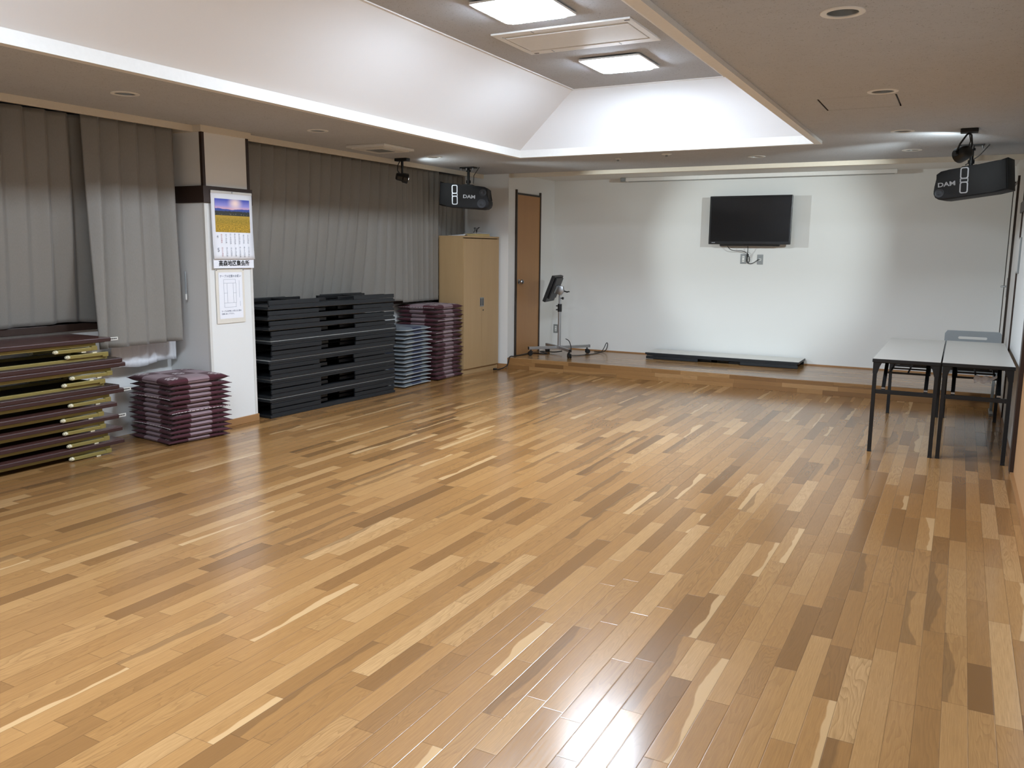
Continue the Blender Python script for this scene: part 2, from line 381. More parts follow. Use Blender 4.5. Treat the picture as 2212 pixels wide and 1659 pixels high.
# tray opening
TX0, TX1, TY0, TY1 = -3.94, -1.178, -1.6, 7.57; UX0, UX1, UY0, UY1, UZ = -3.25, -1.87, -1.3, 7.27, 2.92
def hole_plate(outline, holes, z):
    bm = bmesh.new(); es = []
    def loop(pts):
        vs = [bm.verts.new((x, y, z)) for x, y in pts]
        for a, b in zip(vs, vs[1:]+vs[:1]): es.append(bm.edges.new((a, b)))
    loop(outline)
    for h in holes: loop(h)
    bmesh.ops.triangle_fill(bm, use_beauty=True, use_dissolve=False, edges=es)
    for f in bm.faces:
        if f.normal.z > 0: f.normal_flip()
    b = MB(); b.bm.free(); b.bm = bm; return b
def circ(x, y, r, n=28): return [(x+r*math.cos(2*PI*k/n), y+r*math.sin(2*PI*k/n)) for k in range(n)]
DL = [(-.495, 3.675, .062, 'right', 'largest of the unlit downlights, nearest the camera over the right side'),
      (-.49, 5.486, .062, 'right', 'unlit downlight just behind the square ceiling access hatch'),
      (-.487, 7.262, .062, 'right', 'unlit downlight beside the bright streak left of the right spotlight'),
      (-.486, 8.576, .062, 'right', 'unlit downlight in the right row closest to the stage beam'),
      (-4.647, 3.643, .062, 'left', 'unlit downlight above the left grey curtain near the pillar'),
      (-4.634, 5.398, .062, 'left', 'unlit downlight between the pillar and the square ceiling vent'),
      (-4.817, 7.363, .062, 'left', 'unlit downlight in the bright patch beside the left spotlight'),
      (-1.86, 8.562, .062, 'back', 'unlit downlight above the television, in front of the stage beam')]
HX0, HX1, HY0, HY1 = -.873, -.423, 5.61, 6.06
hatch_loop = [(HX0, HY0), (HX1, HY0), (HX1, HY1), (HX0, HY1)]
holes = [[(TX0, TY0), (TX1, TY0), (TX1, TY1), (TX0, TY1)], hatch_loop]+[circ(x, y, r) for x, y, r, _, _ in DL]
struct(hole_plate([(XL, YF), (XR, YF), (XR, YS), (XL, YS)], holes, ZC).build('ceiling', M['ceil'], recalc=False))
struct(MB().quad((UX0, UY0, UZ), (UX0, UY1, UZ), (UX1, UY1, UZ), (UX1, UY0, UZ)).build('ceiling_tray', M['ceil'], recalc=False))
z1 = 2.445
s = MB()
s.quad((TX0, TY0, z1), (TX0, TY1, z1), (UX0, UY1, UZ), (UX0, UY0, UZ))
s.quad((TX0, TY1, z1), (TX1, TY1, z1), (UX1, UY1, UZ), (UX0, UY1, UZ))
s.quad((TX1, TY1, z1), (TX1, TY0, z1), (UX1, UY0, UZ), (UX1, UY1, UZ))
s.quad((TX1, TY0, z1), (TX0, TY0, z1), (UX0, UY0, UZ), (UX1, UY0, UZ))
struct(s.build('ceiling_slope', M['slope']))
b = MB(); wd = .058; zb = 2.375   # drop moulding around the opening
b.box(TX0-wd, TX0, TY0-wd, TY1+wd, zb, z1); b.box(TX1, TX1+wd, TY0-wd, TY1+wd, zb, z1)
b.box(TX0, TX1, TY1, TY1+wd, zb, z1); b.box(TX0, TX1, TY0-wd, TY0, zb, z1)
struct(b.build('trim_1', M['paint']))
b = MB()   # bead where slopes meet the tray ceiling
for p, q in (((UX0, UY0), (UX0, UY1)), ((UX0, UY1), (UX1, UY1)), ((UX1, UY1), (UX1, UY0))): b.bar((*p, UZ-.004), (*q, UZ-.004), .022, .008)
struct(b.build('trim_2', M['paint']))
# walls
struct(MB().box(-5.0, XR+.12, YB, YB+.1, 0, 2.7).build('wall_back', M['wall']))
struct(MB().box(XL, XR+.12, YF-.1, YF, 0, 2.6).build('wall_front', M['wall']))
struct(MB().box(XR, XR+.1, 6.62, YB, 0, 2.7).box(XR, XR+.1, YF, 4.6, 0, 2.6).box(XR, XR+.1, 4.6, 6.62, 2.0, 2.6).build('wall_right', M['wall']))
b = MB().box(XL, -4.98, YS, YS+.1, 0, 2.6)                              # pier beside the stage, facing the hall
struct(b.build('wall_pier', M['wall']))
struct(MB().box(-5.08, -4.98, YS+.1, YB, ZS, 2.7).build('wall_stage', M['wall']))
b = MB()                                                                # window wall: sill wall, header, end strips
b.box(XL-.1, -5.735, YF, YS, 0, .855); b.box(XL-.1, XL, YF, YS, 2.15, 2.6)
for y0, y1 in ((YF, 1.2), (4.70, 5.36), (8.9, YS)): b.box(XL-.1, XL, y0, y1, .86, 2.15)
struct(b.build('wall_left', M['wall']))
for i, (y0, y1) in enumerate(((1.2, 4.70), (5.36, 8.9))):
    b = MB()
    for y in (y0+.02, (y0+y1)/2, y1-.02): b.box(XL-.07, XL-.03, y-.02, y+.02, .86, 2.15)
    b.box(XL-.07, XL-.03, y0, y1, .86, .90).box(XL-.07, XL-.03, y0, y1, 2.11, 2.15)
    f = struct(b.build('window_%d' % (i+1), M['bronze']))
    MB().box(XL-.055, XL-.05, y0, y1, .88, 2.13).build('pane', M['glass'], f)
    MB().box(XL-.02, -5.70, y0, y1, .855, .908, .004).build('sill', M['darkwood'], f)
# stage beam, stage ceiling
struct(MB().box(-4.98, XR, YS, YS+.06, 2.355, 2.5).build('trim_3', M['cream']))
struct(MB().box(-4.98, XR, YS+.06, YS+.075, 2.36, 2.5).build('trim_4', M['darkwood']))
struct(MB().quad((-5.0, YS+.07, 2.41), (-5.0, YB, 2.41), (XR, YB, 2.41), (XR, YS+.07, 2.41)).build('ceiling_stage', M['wall'], recalc=False))
struct(MB().box(-4.98, XR, YB-.012, YB, ZS, ZS+.014).build('baseboard_back', M['base']))
struct(MB().box(-5.82, -4.98, YS-.012, YS, 0, .06, .003).build('baseboard_pier', M['base']))
# pillar between the windows
PX, PY0, PY1 = -5.27, 4.79, 5.27
pil = struct(MB().box(XL, PX, PY0, PY1, 0, ZC).build('pillar', M['wall']))
MB().box(XL, PX+.012, PY0-.012, PY1+.012, 0, .06, .003).build('baseboard', M['base'], pil)
b = MB().box(XL, PX+.018, PY0-.018, PY1+.018, 1.815, 1.945, .003)
b.build('rail', M['darkwood'], pil)
MB().box(XL, PX+.022, PY0-.022, PY1+.022, 2.352, ZC).build('crown', M['cream'], pil)
for y0, y1 in ((PY0-.004, PY0+.022), (PY1-.022, PY1+.004)):
    MB().box(PX-.02, PX+.006, y0, y1, 1.945, 2.352).build('corner_strip', M['darkwood'], pil)
    MB().box(PX-.02, PX+.004, y0, y1, .06, 1.815, .002).build('corner_guard', M['offwhite'], pil)
# curtain boxes (fascia under the ceiling)
b = MB().box(-5.36, -5.335, YF, PY0-.022, 2.352, ZC); struct(b.build('trim_5', M['cream']))
b = MB().box(-5.36, -5.335, PY1+.022, YS, 2.352, ZC); struct(b.build('trim_6', M['cream']))
# doors
def stage_door(name, x, side, y0, y1, wood, knob):
    """side=+1: door faces +x"""
    zt = 2.17; b = MB()
    for y in (y0, y1): b.box(x, x+side*.02, y-.014, y+.014, ZS, zt+.055)
    b.box(x, x+side*.017, y0+.014, y1-.014, zt-.005, zt+.018)
    f = struct(b.build(name, M['bronze']))
    MB().box(x, x+side*.012, y0+.014, y1-.014, ZS+.006, zt-.005).build('door_leaf', wood, f)
    b = MB()
    if knob:
        Mx = Matrix.Translation((x+side*.012, y0+.075, 1.085)) @ Matrix.Rotation(side*PI/2, 4, 'Y')
        b.lathe([(0, 0), (.03, 0), (.03, .006), (.012, .012), (.012, .03), (.026, .036), (.03, .05), (.024, .062), (0, .066)], Mx, 20)
        b.build('door_knob', M['steel'], f, True)
    else:
        b.box(x+side*.012, x+side*.018, 9.60, 9.645, 1.07, 1.25, .003); b.tube([(x+side*.015, 9.62, 1.17), (x+side*.06, 9.62, 1.17), (x+side*.062, 9.72, 1.165)], .009)
        b.build('door_lever', M['steel'], f, True)
    return f
stage_door('door_1', -4.98, 1, 9.47, 10.14, M['doorwood'], True)
stage_door('door_2', XR, -1, 9.53, 10.30, M['wall'], False)
# right wall: sliding door with its dark jamb, rail, corner post
d3 = struct(MB().box(XR-.0, XR+.05, 4.62, 6.50, .01, 2.0).build('door_3', M['slidewood']))
struct(MB().box(XR-.025, XR+.06, 6.50, 6.62, 0, 2.4).build('trim_7', M['darkwood']))
struct(MB().box(XR-.012, XR, 8.44, 8.475, 0, 2.4).build('trim_8', M['darkwood']))
struct(MB().box(XR-.02, XR, 6.62, 8.60, 1.83, 1.92, .003).build('trim_9', M['darkwood']))
struct(MB().box(XR-.022, XR+.05, 4.0, 6.50, 0, .012).build('trim_10', M['base']))
struct(MB().box(XR-.01, XR, 6.62, 9.27, 0, .06).build('baseboard_right', M['base']))
# ------------------------------------------------------------------ ceiling fittings
def lamp_panel(x, y, label, group='square ceiling light panels'):
    t = thing('ceiling_light', label, 'light', (x, y, UZ), (0, 0, 0), group)
    MB().prism(rounded(.49, .49, .02), 0, .012, Matrix.Rotation(-PI/2, 4, 'X')).build('frame', M['white'], t).location.z = -.012
    pts = rounded(.45, .45, .05, 6); b = MB(); bm = b.bm
    rings = [(1, -.0125), (.99, -.026), (.93, -.038), (.6, -.044)]
    R = [[bm.verts.new((px*k, py*k, z)) for px, py in pts] for k, z in rings]
    for A, B in zip(R, R[1:]):
        for k in range(len(pts)): bm.faces.new((A[k], A[(k+1) % len(pts)], B[(k+1) % len(pts)], B[k]))
    bm.faces.new(R[-1]); bm.faces.new(R[0][::-1])
    b.build('diffuser', M['panel'], t, True)
    return t
lamp_panel(-2.457, 4.745, 'bright square ceiling light cut by the top edge, in front of the air conditioner')
lamp_panel(-2.468, 6.39, 'bright square ceiling light between the air conditioner and the end slope')
lamp_panel(-2.46, 1.65, 'bright square ceiling light in the raised ceiling overhead, nearer the camera', 'square ceiling light panels')
lamp_panel(-2.46, .0, 'bright square ceiling light in the raised ceiling above the camera', 'square ceiling light panels')
def air_con():
    t = thing('air_conditioner', 'white ceiling cassette air conditioner between two square lights', 'air conditioner', (-2.462, 5.546, UZ))
    b = MB(); W, D = 1.0, .62; h = .012
    b.box(-W/2, W/2, -D/2, -D/2+.075, -h, 0, .003); b.box(-W/2, W/2, D/2-.09, D/2, -h, 0, .003)
    b.box(-W/2, -W/2+.045, -D/2+.07, D/2-.085, -h, 0); b.box(W/2-.045, W/2, -D/2+.07, D/2-.085, -h, 0)
    b.build('frame', M['white'], t)
    MB().box(-W/2+.04, W/2-.04, -D/2+.07, D/2-.085, -.004, 0).build('recess', M['dark'], t)
    MB().box(-W/2+.052, W/2-.052, -D/2+.118, D/2-.118, -.013, -.003, .003).build('intake_panel', M['white'], t)
    MB().box(-W/2+.052, W/2-.052, -D/2+.086, -D/2+.104, -.011, -.004, .002).build('louvre', M['offwhite'], t)
    MB().box(-W/2+.052, W/2-.052, D/2-.107, D/2-.097, -.011, -.004, .002).build('louvre', M['offwhite'], t)
    for x0, y in ((.22, D/2-.045), (-.30, D/2-.045), (-.2, -D/2+.035)): MB().box(x0-.003, x0+.003, y-.025, y+.025, -h-.001, -h+.001).build('panel_joint', M['greyink'], t)
    for x, y in ((W/2-.03, -D/2+.03), (-W/2+.06, D/2-.03)): MB().box(x-.018, x+.018, y-.006, y+.006, -h-.0015, -h+.001).build('clip_slot', M['dark'], t)
air_con()
def downlight(x, y, r, label, group):
    t = thing('downlight', label, 'downlight', (x, y, ZC), (0, 0, 0), group)
    MB().lathe([(r-.002, .0), (r-.002, -.004), (r+.004, -.007), (r+.022, -.004), (r+.024, -.0005), (r-.002, -.0005)], None, 36).build('rim', M['white'], t, True)
    MB().lathe([(r-.001, 0), (r*.93, .02), (r*.82, .05), (r*.6, .075), (0, .08)], None, 36).build('reflector', M['outlet'], t, True)
    MB().lathe([(0, .03), (.02, .034), (.026, .05), (.02, .072), (0, .076)], None, 20).build('bulb', M['white'], t, True)
for x, y, r, side, lab in DL: downlight(x, y, r, lab, 'unlit downlights in the lower ceiling')
def puck(name, x, y, r, label, cat):
    t = thing(name, label, cat, (x, y, ZC))
    MB().lathe([(0, -.001), (r, -.001), (r, -.006), (r*.55, -.012), (0, -.013)][::-1], None, 28).build('cover', M['white'], t, True)
    MB().lathe([(0, -.012), (.012, -.013), (.012, -.028), (0, -.03)], None, 14).build('sensor', M['outlet'], t, True)
puck('smoke_detector', -2.585, 8.0, .05, 'small round white detector on the ceiling above the television', 'detector')
puck('sprinkler', -3.154, 8.2, .03, 'tiny flat sprinkler cap on the ceiling above the projection screen case', 'sprinkler')
t = thing('access_hatch', 'square ceiling access hatch with dark gap lines at its ends', 'hatch', ((HX0+HX1)/2, (HY0+HY1)/2, ZC))
hw = (HX1-HX0)/2; hd = (HY1-HY0)/2
MB().box(-hw+.011, hw-.011, -hd+.004, hd-.004, -.0, .012).build('panel', M['ceil'], t)
b = MB(); b.box(-hw, -hw+.002, -hd, hd, 0, .02); b.box(hw-.002, hw, -hd, hd, 0, .02); b.box(-hw, hw, -hd, -hd+.001, 0, .02); b.box(-hw, hw, hd-.001, hd, 0, .02); b.box(-hw, hw, -hd, hd, .018, .022)
b.build('frame', M['darkwood'], t)
t = thing('ceiling_vent', 'square white ventilation cover hung just under the left ceiling', 'vent', (-4.83, 6.49, ZC))
MB().box(-.215, .215, -.235, .235, -.022, 0, .004).build('backplate', M['white'], t)
MB().box(-.18, .18, -.20, .20, -.032, -.021, .003).build('cover_panel', M['offwhite'], t)
MB().box(-.09, .09, -.10, .10, -.034, -.031, .001).build('grille', M['outlet'], t)
# ------------------------------------------------------------------ spotlights
def aim(frm, to):
    return (Vector(to)-Vector(frm)).to_track_quat('-Z', 'Y')
def spot_left():
    o = Vector((-5.19, 7.34, ZC)); t = thing('ceiling_spotlight', 'black ceiling spotlight with lit white lens in front of the grey curtain', 'spotlight', o)
    MB().box(-.075, .075, -.035, .035, -.03, 0, .004).build('ceiling_plate', M['blackmetal'], t)
    MB().tube([(0, 0, -.03), (0, 0, -.10)], .014, 12).tube([(0, 0, -.09), (0, 0, -.17)], .011, 12).build('stem', M['blackmetal'], t, True)
    MB().tube([(-.03, 0, -.03), (-.055, 0, -.07), (-.06, .0, -.12), (-.03, 0, -.155)], .005, 8).build('cable', M['black'], t, True)
    c = Vector((.01, 0, -.195)); tgt = Vector((-1.72, YB, 1.3)); q = aim(o+c, tgt); Mh = Matrix.Translation(c) @ q.to_matrix().to_4x4()
    MB().lathe([(0, .075), (.03, .075), (.038, .06), (.04, .01), (.05, 0), (.052, -.05), (.047, -.052), (.043, -.03), (0, -.03)], Mh, 8).build('lamp_head', M['blackmetal'], t, False)
    MB().lathe([(0, -.058), (.018, -.056), (.034, -.049), (.041, -.036), (.042, -.031)], Mh, 20).build('lens', M['lens'], t)
    spot(t, c+q @ Vector((0, 0, -.065)), q, 47, .6)
def spot(t, loc, q, size=57, blend=.7):
    l = bpy.data.lights.new('spot_beam', 'SPOT'); l.energy = SPOT_W; l.spot_size = math.radians(size); l.spot_blend = blend; l.shadow_soft_size = .02; l.color = (.86, .97, 1.0)
    o = bpy.data.objects.new('spot_beam', l); COL.objects.link(o); o.parent = t; o.location = loc; o.rotation_mode = 'QUATERNION'; o.rotation_quaternion = q
    l2 = bpy.data.lights.new('spot_spill', 'SPOT'); l2.energy = SPOT_W*.045; l2.spot_size = math.radians(160); l2.spot_blend = .5; l2.shadow_soft_size = .02; l2.color = l.color
    o = bpy.data.objects.new('spot_spill', l2); COL.objects.link(o); o.parent = t; o.location = loc; o.rotation_mode = 'QUATERNION'; o.rotation_quaternion = q
spot_left()
def spot_right():
    o = Vector((-.035, 7.33, ZC)); t = thing('ceiling_spotlight', 'black ceiling spotlight in a two-armed yoke above the right loudspeaker', 'spotlight', o)
    MB().box(-.06, .06, -.05, .05, -.03, 0, .006).build('ceiling_plate', M['blackmetal'], t)
    c = Vector((-.03, .03, -.175)); tgt = Vector((-2.6, YB, 1.35)); q = aim(o+c, tgt); Mh = Matrix.Translation(c) @ q.to_matrix().to_4x4()
    side = q @ Vector((1, 0, 0))
    for s_ in (-1, 1):
        e = c+side*.062*s_
        MB().tube([(0, 0, -.03), Vector((0, 0, -.045))+side*.02*s_, (c*.5)+side*.05*s_+Vector((0, 0, -.02)), e], .007, 8).build('yoke_arm', M['blackmetal'], t, True)
        MB().tube([e-side*.012*s_, e+side*.014*s_], .02, 14).build('pivot_knob', M['blackmetal'], t, True)
    MB().tube([(0, 0, -.03), (.012, -.005, -.09), (.0, -.01, -.14)], .004, 8).build('cable', M['black'], t, True)
    MB().lathe([(0, .065), (.03, .062), (.048, .045), (.056, .01), (.06, -.045), (.055, -.046), (.05, -.02), (0, -.02)], Mh, 28).build('lamp_head', M['blackmetal'], t, True)
    MB().lathe([(0, -.026), (.049, -.026), (.049, -.021)], Mh, 24).build('lens', M['lens'], t)
    spot(t, c+q @ Vector((0, 0, -.055)), q)
spot_right()
# ------------------------------------------------------------------ loudspeakers
def loudspeaker(label, loc, rot, mirror, drop):
    sx = -1 if mirror else 1
    t = thing('loudspeaker', label, 'loudspeaker', loc, rot, 'black loudspeakers hung from the ceiling')
    # outline, front view (x right, z up); flat end one side, moulded bulge the other
    P = [(-.285, .135), (-.20, .112), (.02, .108), (.16, .106), (.225, .10), (.262, .078), (.262, .0), (.27, -.03), (.288, -.055), (.290, -.085), (.278, -.118), (.25, -.138), (.21, -.145), (.02, -.142), (-.18, -.138), (-.285, -.126)]
    P = [(x*sx, z) for x, z in P]
    MB().prism(P, -.02, .24, None, .01).build('cabinet', M['speaker'], t, False, angle=35)
    b = MB(); Q = [(x*.97+.002*sx, z*.95) for x, z in P]; b.prism(Q, -.032, -.02, None, .006); b.build('front_grille', M['speaker'], t, False, angle=35)
    # silver figure-of-eight trim
    b = MB(); cx = -.105 if not mirror else -.04; z0 = -.004
    O = rounded(.066, .215, .02, 5); I1 = rounded(.046, .078, .012, 5)
    tilt = Matrix.Translation((cx, 0, z0)) @ Matrix.Rotation(math.radians(-4*sx), 4, 'Y')
    def ring(Op, Ip, off):
        n = len(Op)
        A = [b.bm.verts.new(tilt @ Vector((x, -.037, z))) for x, z in Op]; B = [b.bm.verts.new(tilt @ Vector((x+off[0], -.037, z+off[1]))) for x, z in Ip]
        for k in range(n): b.bm.faces.new((A[k], A[(k+1) % n], B[(k+1) % n], B[k]))
        A2 = [b.bm.verts.new(v.co+Vector((0, .008, 0))) for v in A]
        for k in range(n): b.bm.faces.new((A[(k+1) % n], A[k], A2[k], A2[(k+1) % n]))
    ring(rounded(.066, .096, .018, 5), I1, (0, 0))
    b2 = b.bm
    for v in list(b2.verts): v.co += tilt.to_3x3() @ Vector((0, 0, .0605))
    nv = len(b2.verts)
    old = set(b2.verts)
    ring(rounded(.066, .096, .018, 5), I1, (0, 0))
    for v in b2.verts:
        if v not in old: v.co += tilt.to_3x3() @ Vector((0, 0, -.0605))
    b.box(-.033, .033, -.037, -.031, -.016, -.010, 0, tilt); b.box(-.033, .033, -.037, -.031, .010, .016, 0, tilt)
    b.box(-.033, -.025, -.037, -.031, -.016, .016, 0, tilt); b.box(.025, .033, -.037, -.031, -.016, .016, 0, tilt)
    b.build('silver_trim', M['silver'], t, angle=40)
    text('logo', 'DAM', .052, M['silver'], t, ((.06 if not mirror else -.178), -.034, -.018), (PI/2, 0, 0), .0015, .0012, 'CENTER', sx=1.25)
    for cxx, czz, r in ((.205, -.085, .05), (.215, .035, .04)) if not mirror else ((.238, -.085, .038),):
        Md = Matrix.Translation((cxx*sx, -.032, czz)) @ Matrix.Rotation(PI/2, 4, 'X')
        MB().lathe([(r, 0), (r, .003), (r*.9, .004), (r*.75, .001), (r*.3, .004), (0, .008)], Md, 28).build('driver', M['grille'], t, True)
    top = .108
    MB().box(-.06+.02*sx, .06+.02*sx, .05, .15, top, top+.016, .003).build('mount_bracket', M['blackmetal'], t)
    inv = Euler(rot).to_matrix().inverted()
    up = inv @ Vector((0, 0, 1)); base = Vector((.02*sx, .10, top+.012)); end = base+up*drop
    MB().tube([base, base+up*(drop*.35), end], .016, 12).build('drop_rod', M['blackmetal'], t, True)
    for q0, q1 in ((base+up*.02, base+up*.05), (end-up*.05, end-up*.03)): MB().tube([q0, q1], .0265, 12).build('rod_collar', M['blackmetal'], t, True)
    Mr = Matrix.Translation(end) @ inv.to_4x4()
    MB().box(-.09, .09, -.05, .05, -.014, 0, .003, Mr).build('ceiling_plate', M['blackmetal'], t)
    for px, py in ((-.075, -.035), (.0, -.045), (.075, -.035)):
        MB().lathe([(0, -.04), (.009, -.038), (.009, -.014), (0, -.013)], Mr @ Matrix.Translation((px, py, 0)), 10).build('bolt', M['steel'], t, True)
    MB().tube([end+inv @ Vector((.13, .02, -.002)), end+inv @ Vector((.06, .02, -.09)), base+Vector((.05*sx, .03, .02))], .004, 8).build('speaker_cable', M['black'], t, True)
    return t
loudspeaker('black loudspeaker hanging above the maple cabinet by the left curtain', (-5.02, 8.30, 2.085), (0, math.radians(3), math.radians(20)), False, .195)
loudspeaker('black loudspeaker tilted under the spotlight at the right wall', (0.0, 8.28, 2.105), (0, math.radians(-6), math.radians(-14)), True, .18)
# ------------------------------------------------------------------ television and back wall
def television():
    t = thing('television', 'black flat television mounted high on the white back wall', 'television', (-2.307, 10.44, 1.864), (0, 0, math.radians(0)))
    W, H = .975, .578
    MB().box(-W/2, W/2, -.012, .03, -H/2, H/2, .006).build('bezel', M['bezel'], t)
    MB().box(-W/2+.022, W/2-.022, -.0145, -.011, -H/2+.036, H/2-.022).build('screen', M['screen'], t)
    MB().box(-.36, .36, .03, .07, -H/2-.02, H/2-.1, .01).build('rear_housing', M['black'], t)
    MB().box(-.16, .16, .07, .157, -.15, .15, .004).build('wall_bracket', M['blackmetal'], t)
    text('brand_mark', 'SHARP', .014, M['silver'], t, (-W/2+.062, -.0135, -H/2+.02), (PI/2, 0, 0), .0004, .0003)
    MB().tube(smooth_path([(-.265, .05, -.27), (-.262, .06, -.315), (-.23, .08, -.352), (-.17, .09, -.366), (-.10, .10, -.366), (-.05, .11, -.385), (-.03, .12, -.415), (-.042, .135, -.46), (-.035, .14, -.505), (-.012, .142, -.520), (.02, .142, -.518), (.06, .145, -.498), (.09, .148, -.474), (.115, .150, -.470)], 5), .0042, 8).build('power_cable', M['black'], t, True)
    MB().tube(smooth_path([(-.018, .05, -.27), (-.022, .08, -.34), (-.028, .115, -.41), (-.012, .135, -.44), (-.006, .142, -.475), (-.018, .142, -.505), (-.034, .142, -.49), (-.03, .138, -.45), (-.028, .125, -.42)], 5), .0042, 8).build('antenna_cable', M['black'], t, True)
    MB().lathe([(0, -.02), (.012, -.018), (.014, .012), (0, .016)], Matrix.Translation((-.029, .12, -.418)), 10).build('cable_tie', M['black'], t, True)
television()
def outlet(label, loc, rot, n, blank=False):
    t = thing('wall_outlet', label, 'outlet', loc, rot)
    MB().box(-.036, .036, -.006, 0, -.06, .06, .002).build('plate', M['outlet'], t)
    if blank: MB().box(-.014, .014, -.009, -.005, -.014, .012, .001).build('socket', M['white'], t)
    else: MB().box(-.014, .014, -.009, -.005, -.037, .037, .001).build('socket', M['white'], t)
    b = MB()
    for z in (-.02, .02) if not blank else (0,): b.box(-.007, -.004, -.0098, -.0085, z-.006, z+.006).box(.004, .007, -.0098, -.0085, z-.006, z+.006)
    b.build('slots', M['dark'], t)
    MB().box(-.03, .03, -.008, -.005, .05, .056).build('top_clip', M['steel'], t)
outlet('steel double socket on the back wall under the television, left of its pair', (-2.394, YB, 1.40), (0, 0, 0), 2)
outlet('steel antenna plate on the back wall under the television, right of its pair', (-2.192, YB, 1.395), (0, 0, 0), 1, True)
outlet('steel double socket low on the wall beside the monitor stand', (-4.925, YB, .41), (0, 0, 0), 2)
t = thing('projection_screen', 'long slim white case of a roll-up screen under the stage ceiling', 'projection screen', (-2.31, 10.46, 2.375))
MB().box(-1.59, 1.59, -.035, .035, -.012, .034, .004).build('case', M['paint'], t)
MB().box(-1.66, -1.59, -.035, .035, -.012, .034, .004).build('end_cap', M['outlet'], t)
MB().box(-1.56, 1.56, -.012, .012, -.017, -.012).build('pull_bar', M['outlet'], t)
t = thing('notice_frame', 'narrow grey notice frame on the right wall above the white tables', 'frame', (XR, 8.33, 1.47), (0, 0, -PI/2))
MB().box(-.10, .10, -.014, 0, -.15, .15, .003).build('frame', M['outlet'], t)
MB().box(-.085, .085, -.0155, -.013, -.135, .135).build('sheet', M['offwhite'], t)
# ------------------------------------------------------------------ monitor stand on the stage
def monitor_stand():
    t = thing('monitor_stand', 'black monitor seen from behind on a silver four-legged rolling stand', 'monitor stand', (-4.55, 9.90, ZS))
    for dx, dy in ((-.29, -.30), (.27, .36), (-.28, .22), (.29, -.30)):
        v = Vector((dx, dy, 0)); L = v.length; d = v/L
        leg = MB().bar(d*.03+Vector((0, 0, .098)), v+Vector((0, 0, .098)), .036, .036, (0, 0, 1), .003).build('leg', M['alu'], t)
        MB().bar(v+Vector((0, 0, .098)), v+d*.006+Vector((0, 0, .098)), .037, .037).build('end_cap', M['black'], leg)
        e = v-d*.03; n = Vector((-d.y, d.x, 0))
        b = MB(); b.tube([e+Vector((0, 0, .08)), e+Vector((0, 0, .05))], .01, 10)
        for s_ in (-1, 1): b.tube([e+n*.006*s_+d*.01+Vector((0, 0, .028)), e+n*.022*s_+d*.01+Vector((0, 0, .028))], .0275, 16)
        b.box(-.02, .02, -.02, .02, .045, .06, .003, Matrix.Translation(e))
        b.build('caster', M['black'], t, angle=40)
    MB().box(-.04, .04, -.04, .04, .078, .12, .004).build('hub', M['alu'], t)
    MB().tube([(0, 0, .12), (0, 0, .58)], .021, 18).build('lower_pole', M['alu'], t, True)
    b = MB().tube([(0, 0, .56), (0, 0, .66)], .027, 18); b.tube([(-.02, -.01, .635), (-.045, -.02, .635)], .008, 8).tube([(-.02, -.01, .585), (-.045, -.02, .585)], .008, 8)
    b.build('clamp_collar', M['black'], t, True)
    MB().tube([(0, 0, .66), (0, 0, .80)], .0155, 16).build('upper_pole', M['alu'], t, True)
    MB().tube([(.012, -.006, .735), (.045, -.02, .735)], .006, 8).lathe([(0, -.008), (.017, -.008), (.017, .008), (0, .008)], Matrix.Translation((.05, -.022, .735)) @ Matrix.Rotation(PI/2, 4, 'Y'), 12).build('height_knob', M['black'], t, True)
    # tilt head
    th = math.radians(9); nrm = Vector((math.cos(th), -math.sin(th)*-1, 0)); nrm = Vector((.985, .17, 0)); ud = Vector((-.17, .985, 0))
    Mh = Matrix(((nrm.x, ud.x, 0, 0), (nrm.y, ud.y, 0, 0), (0, 0, 1, 0), (0, 0, 0, 1)))
    b = MB()
    pl = [(-.07, -.04), (.02, -.06), (.055, -.01), (.04, .05), (-.02, .065), (-.05, .05)]
    b.prism(pl, -.03, .03, Matrix.Translation((0, 0, .835)) @ Mh, .003); b.build('tilt_head', M['steel'], t, angle=40)
    MB().tube([Mh @ Vector((.04, 0, .83)), Mh @ Vector((.10, -.02, .815)), Mh @ Vector((.125, -.03, .825))], .008, 8).lathe([(0, -.006), (.02, -.005), (.02, .006), (0, .007)], Matrix.Translation(Mh @ Vector((.115, -.03, .82))), 12).build('tilt_lever', M['black'], t, True)
    tilt = Matrix.Rotation(math.radians(21), 4, 'Y')
    Mm = Matrix.Translation((0, 0, .86)) @ Mh @ Matrix.Translation((-.085, 0, 0)) @ tilt
    MB().box(-.03, .012, -.215, .215, -.18, .17, .006, Mm).build('monitor', M['black'], t)
    MB().box(.012, .035, -.17, .17, -.13, .15, .008, Mm).build('monitor_back', M['black'], t)
    MB().box(.03, .05, -.05, .05, -.05, .05, .002, Mm).build('mount_plate', M['outlet'], t)
    MB().box(-.032, -.0295, -.2, .2, -.16, .155, 0, Mm).build('monitor_screen', M['screen'], t)
monitor_stand()
def arc(c, r, a0, a1, n, tilt=0, sx=1):
    return [Vector((c[0]+r*sx*math.cos(a0+(a1-a0)*k/n), c[1]+tilt*r*math.sin(a0+(a1-a0)*k/n), c[2]+r*math.sin(a0+(a1-a0)*k/n))) for k in range(n+1)]
t = thing('power_cord', 'black power cord running from the monitor stand down the stage step', 'cord')
z = ZS+.008
pth = [(-5.02, 9.06, .012), (-5.0, 9.14, .010), (-4.95, 9.22, .05), (-4.94, 9.27, ZS+.01), (-4.94, 9.40, z), (-4.93, 9.6, z), (-4.9, 9.78, z), (-4.86, 9.84, z), (-4.74, 9.82, z), (-4.72, 9.9, z), (-4.85, 9.96, z+.006), (-4.8, 10.0, z+.01), (-4.66, 9.98, z+.012), (-4.55, 10.0, z+.03)]
MB().tube(smooth_path(pth, 7), .007, 8).build('cord', M['black'], t, True)
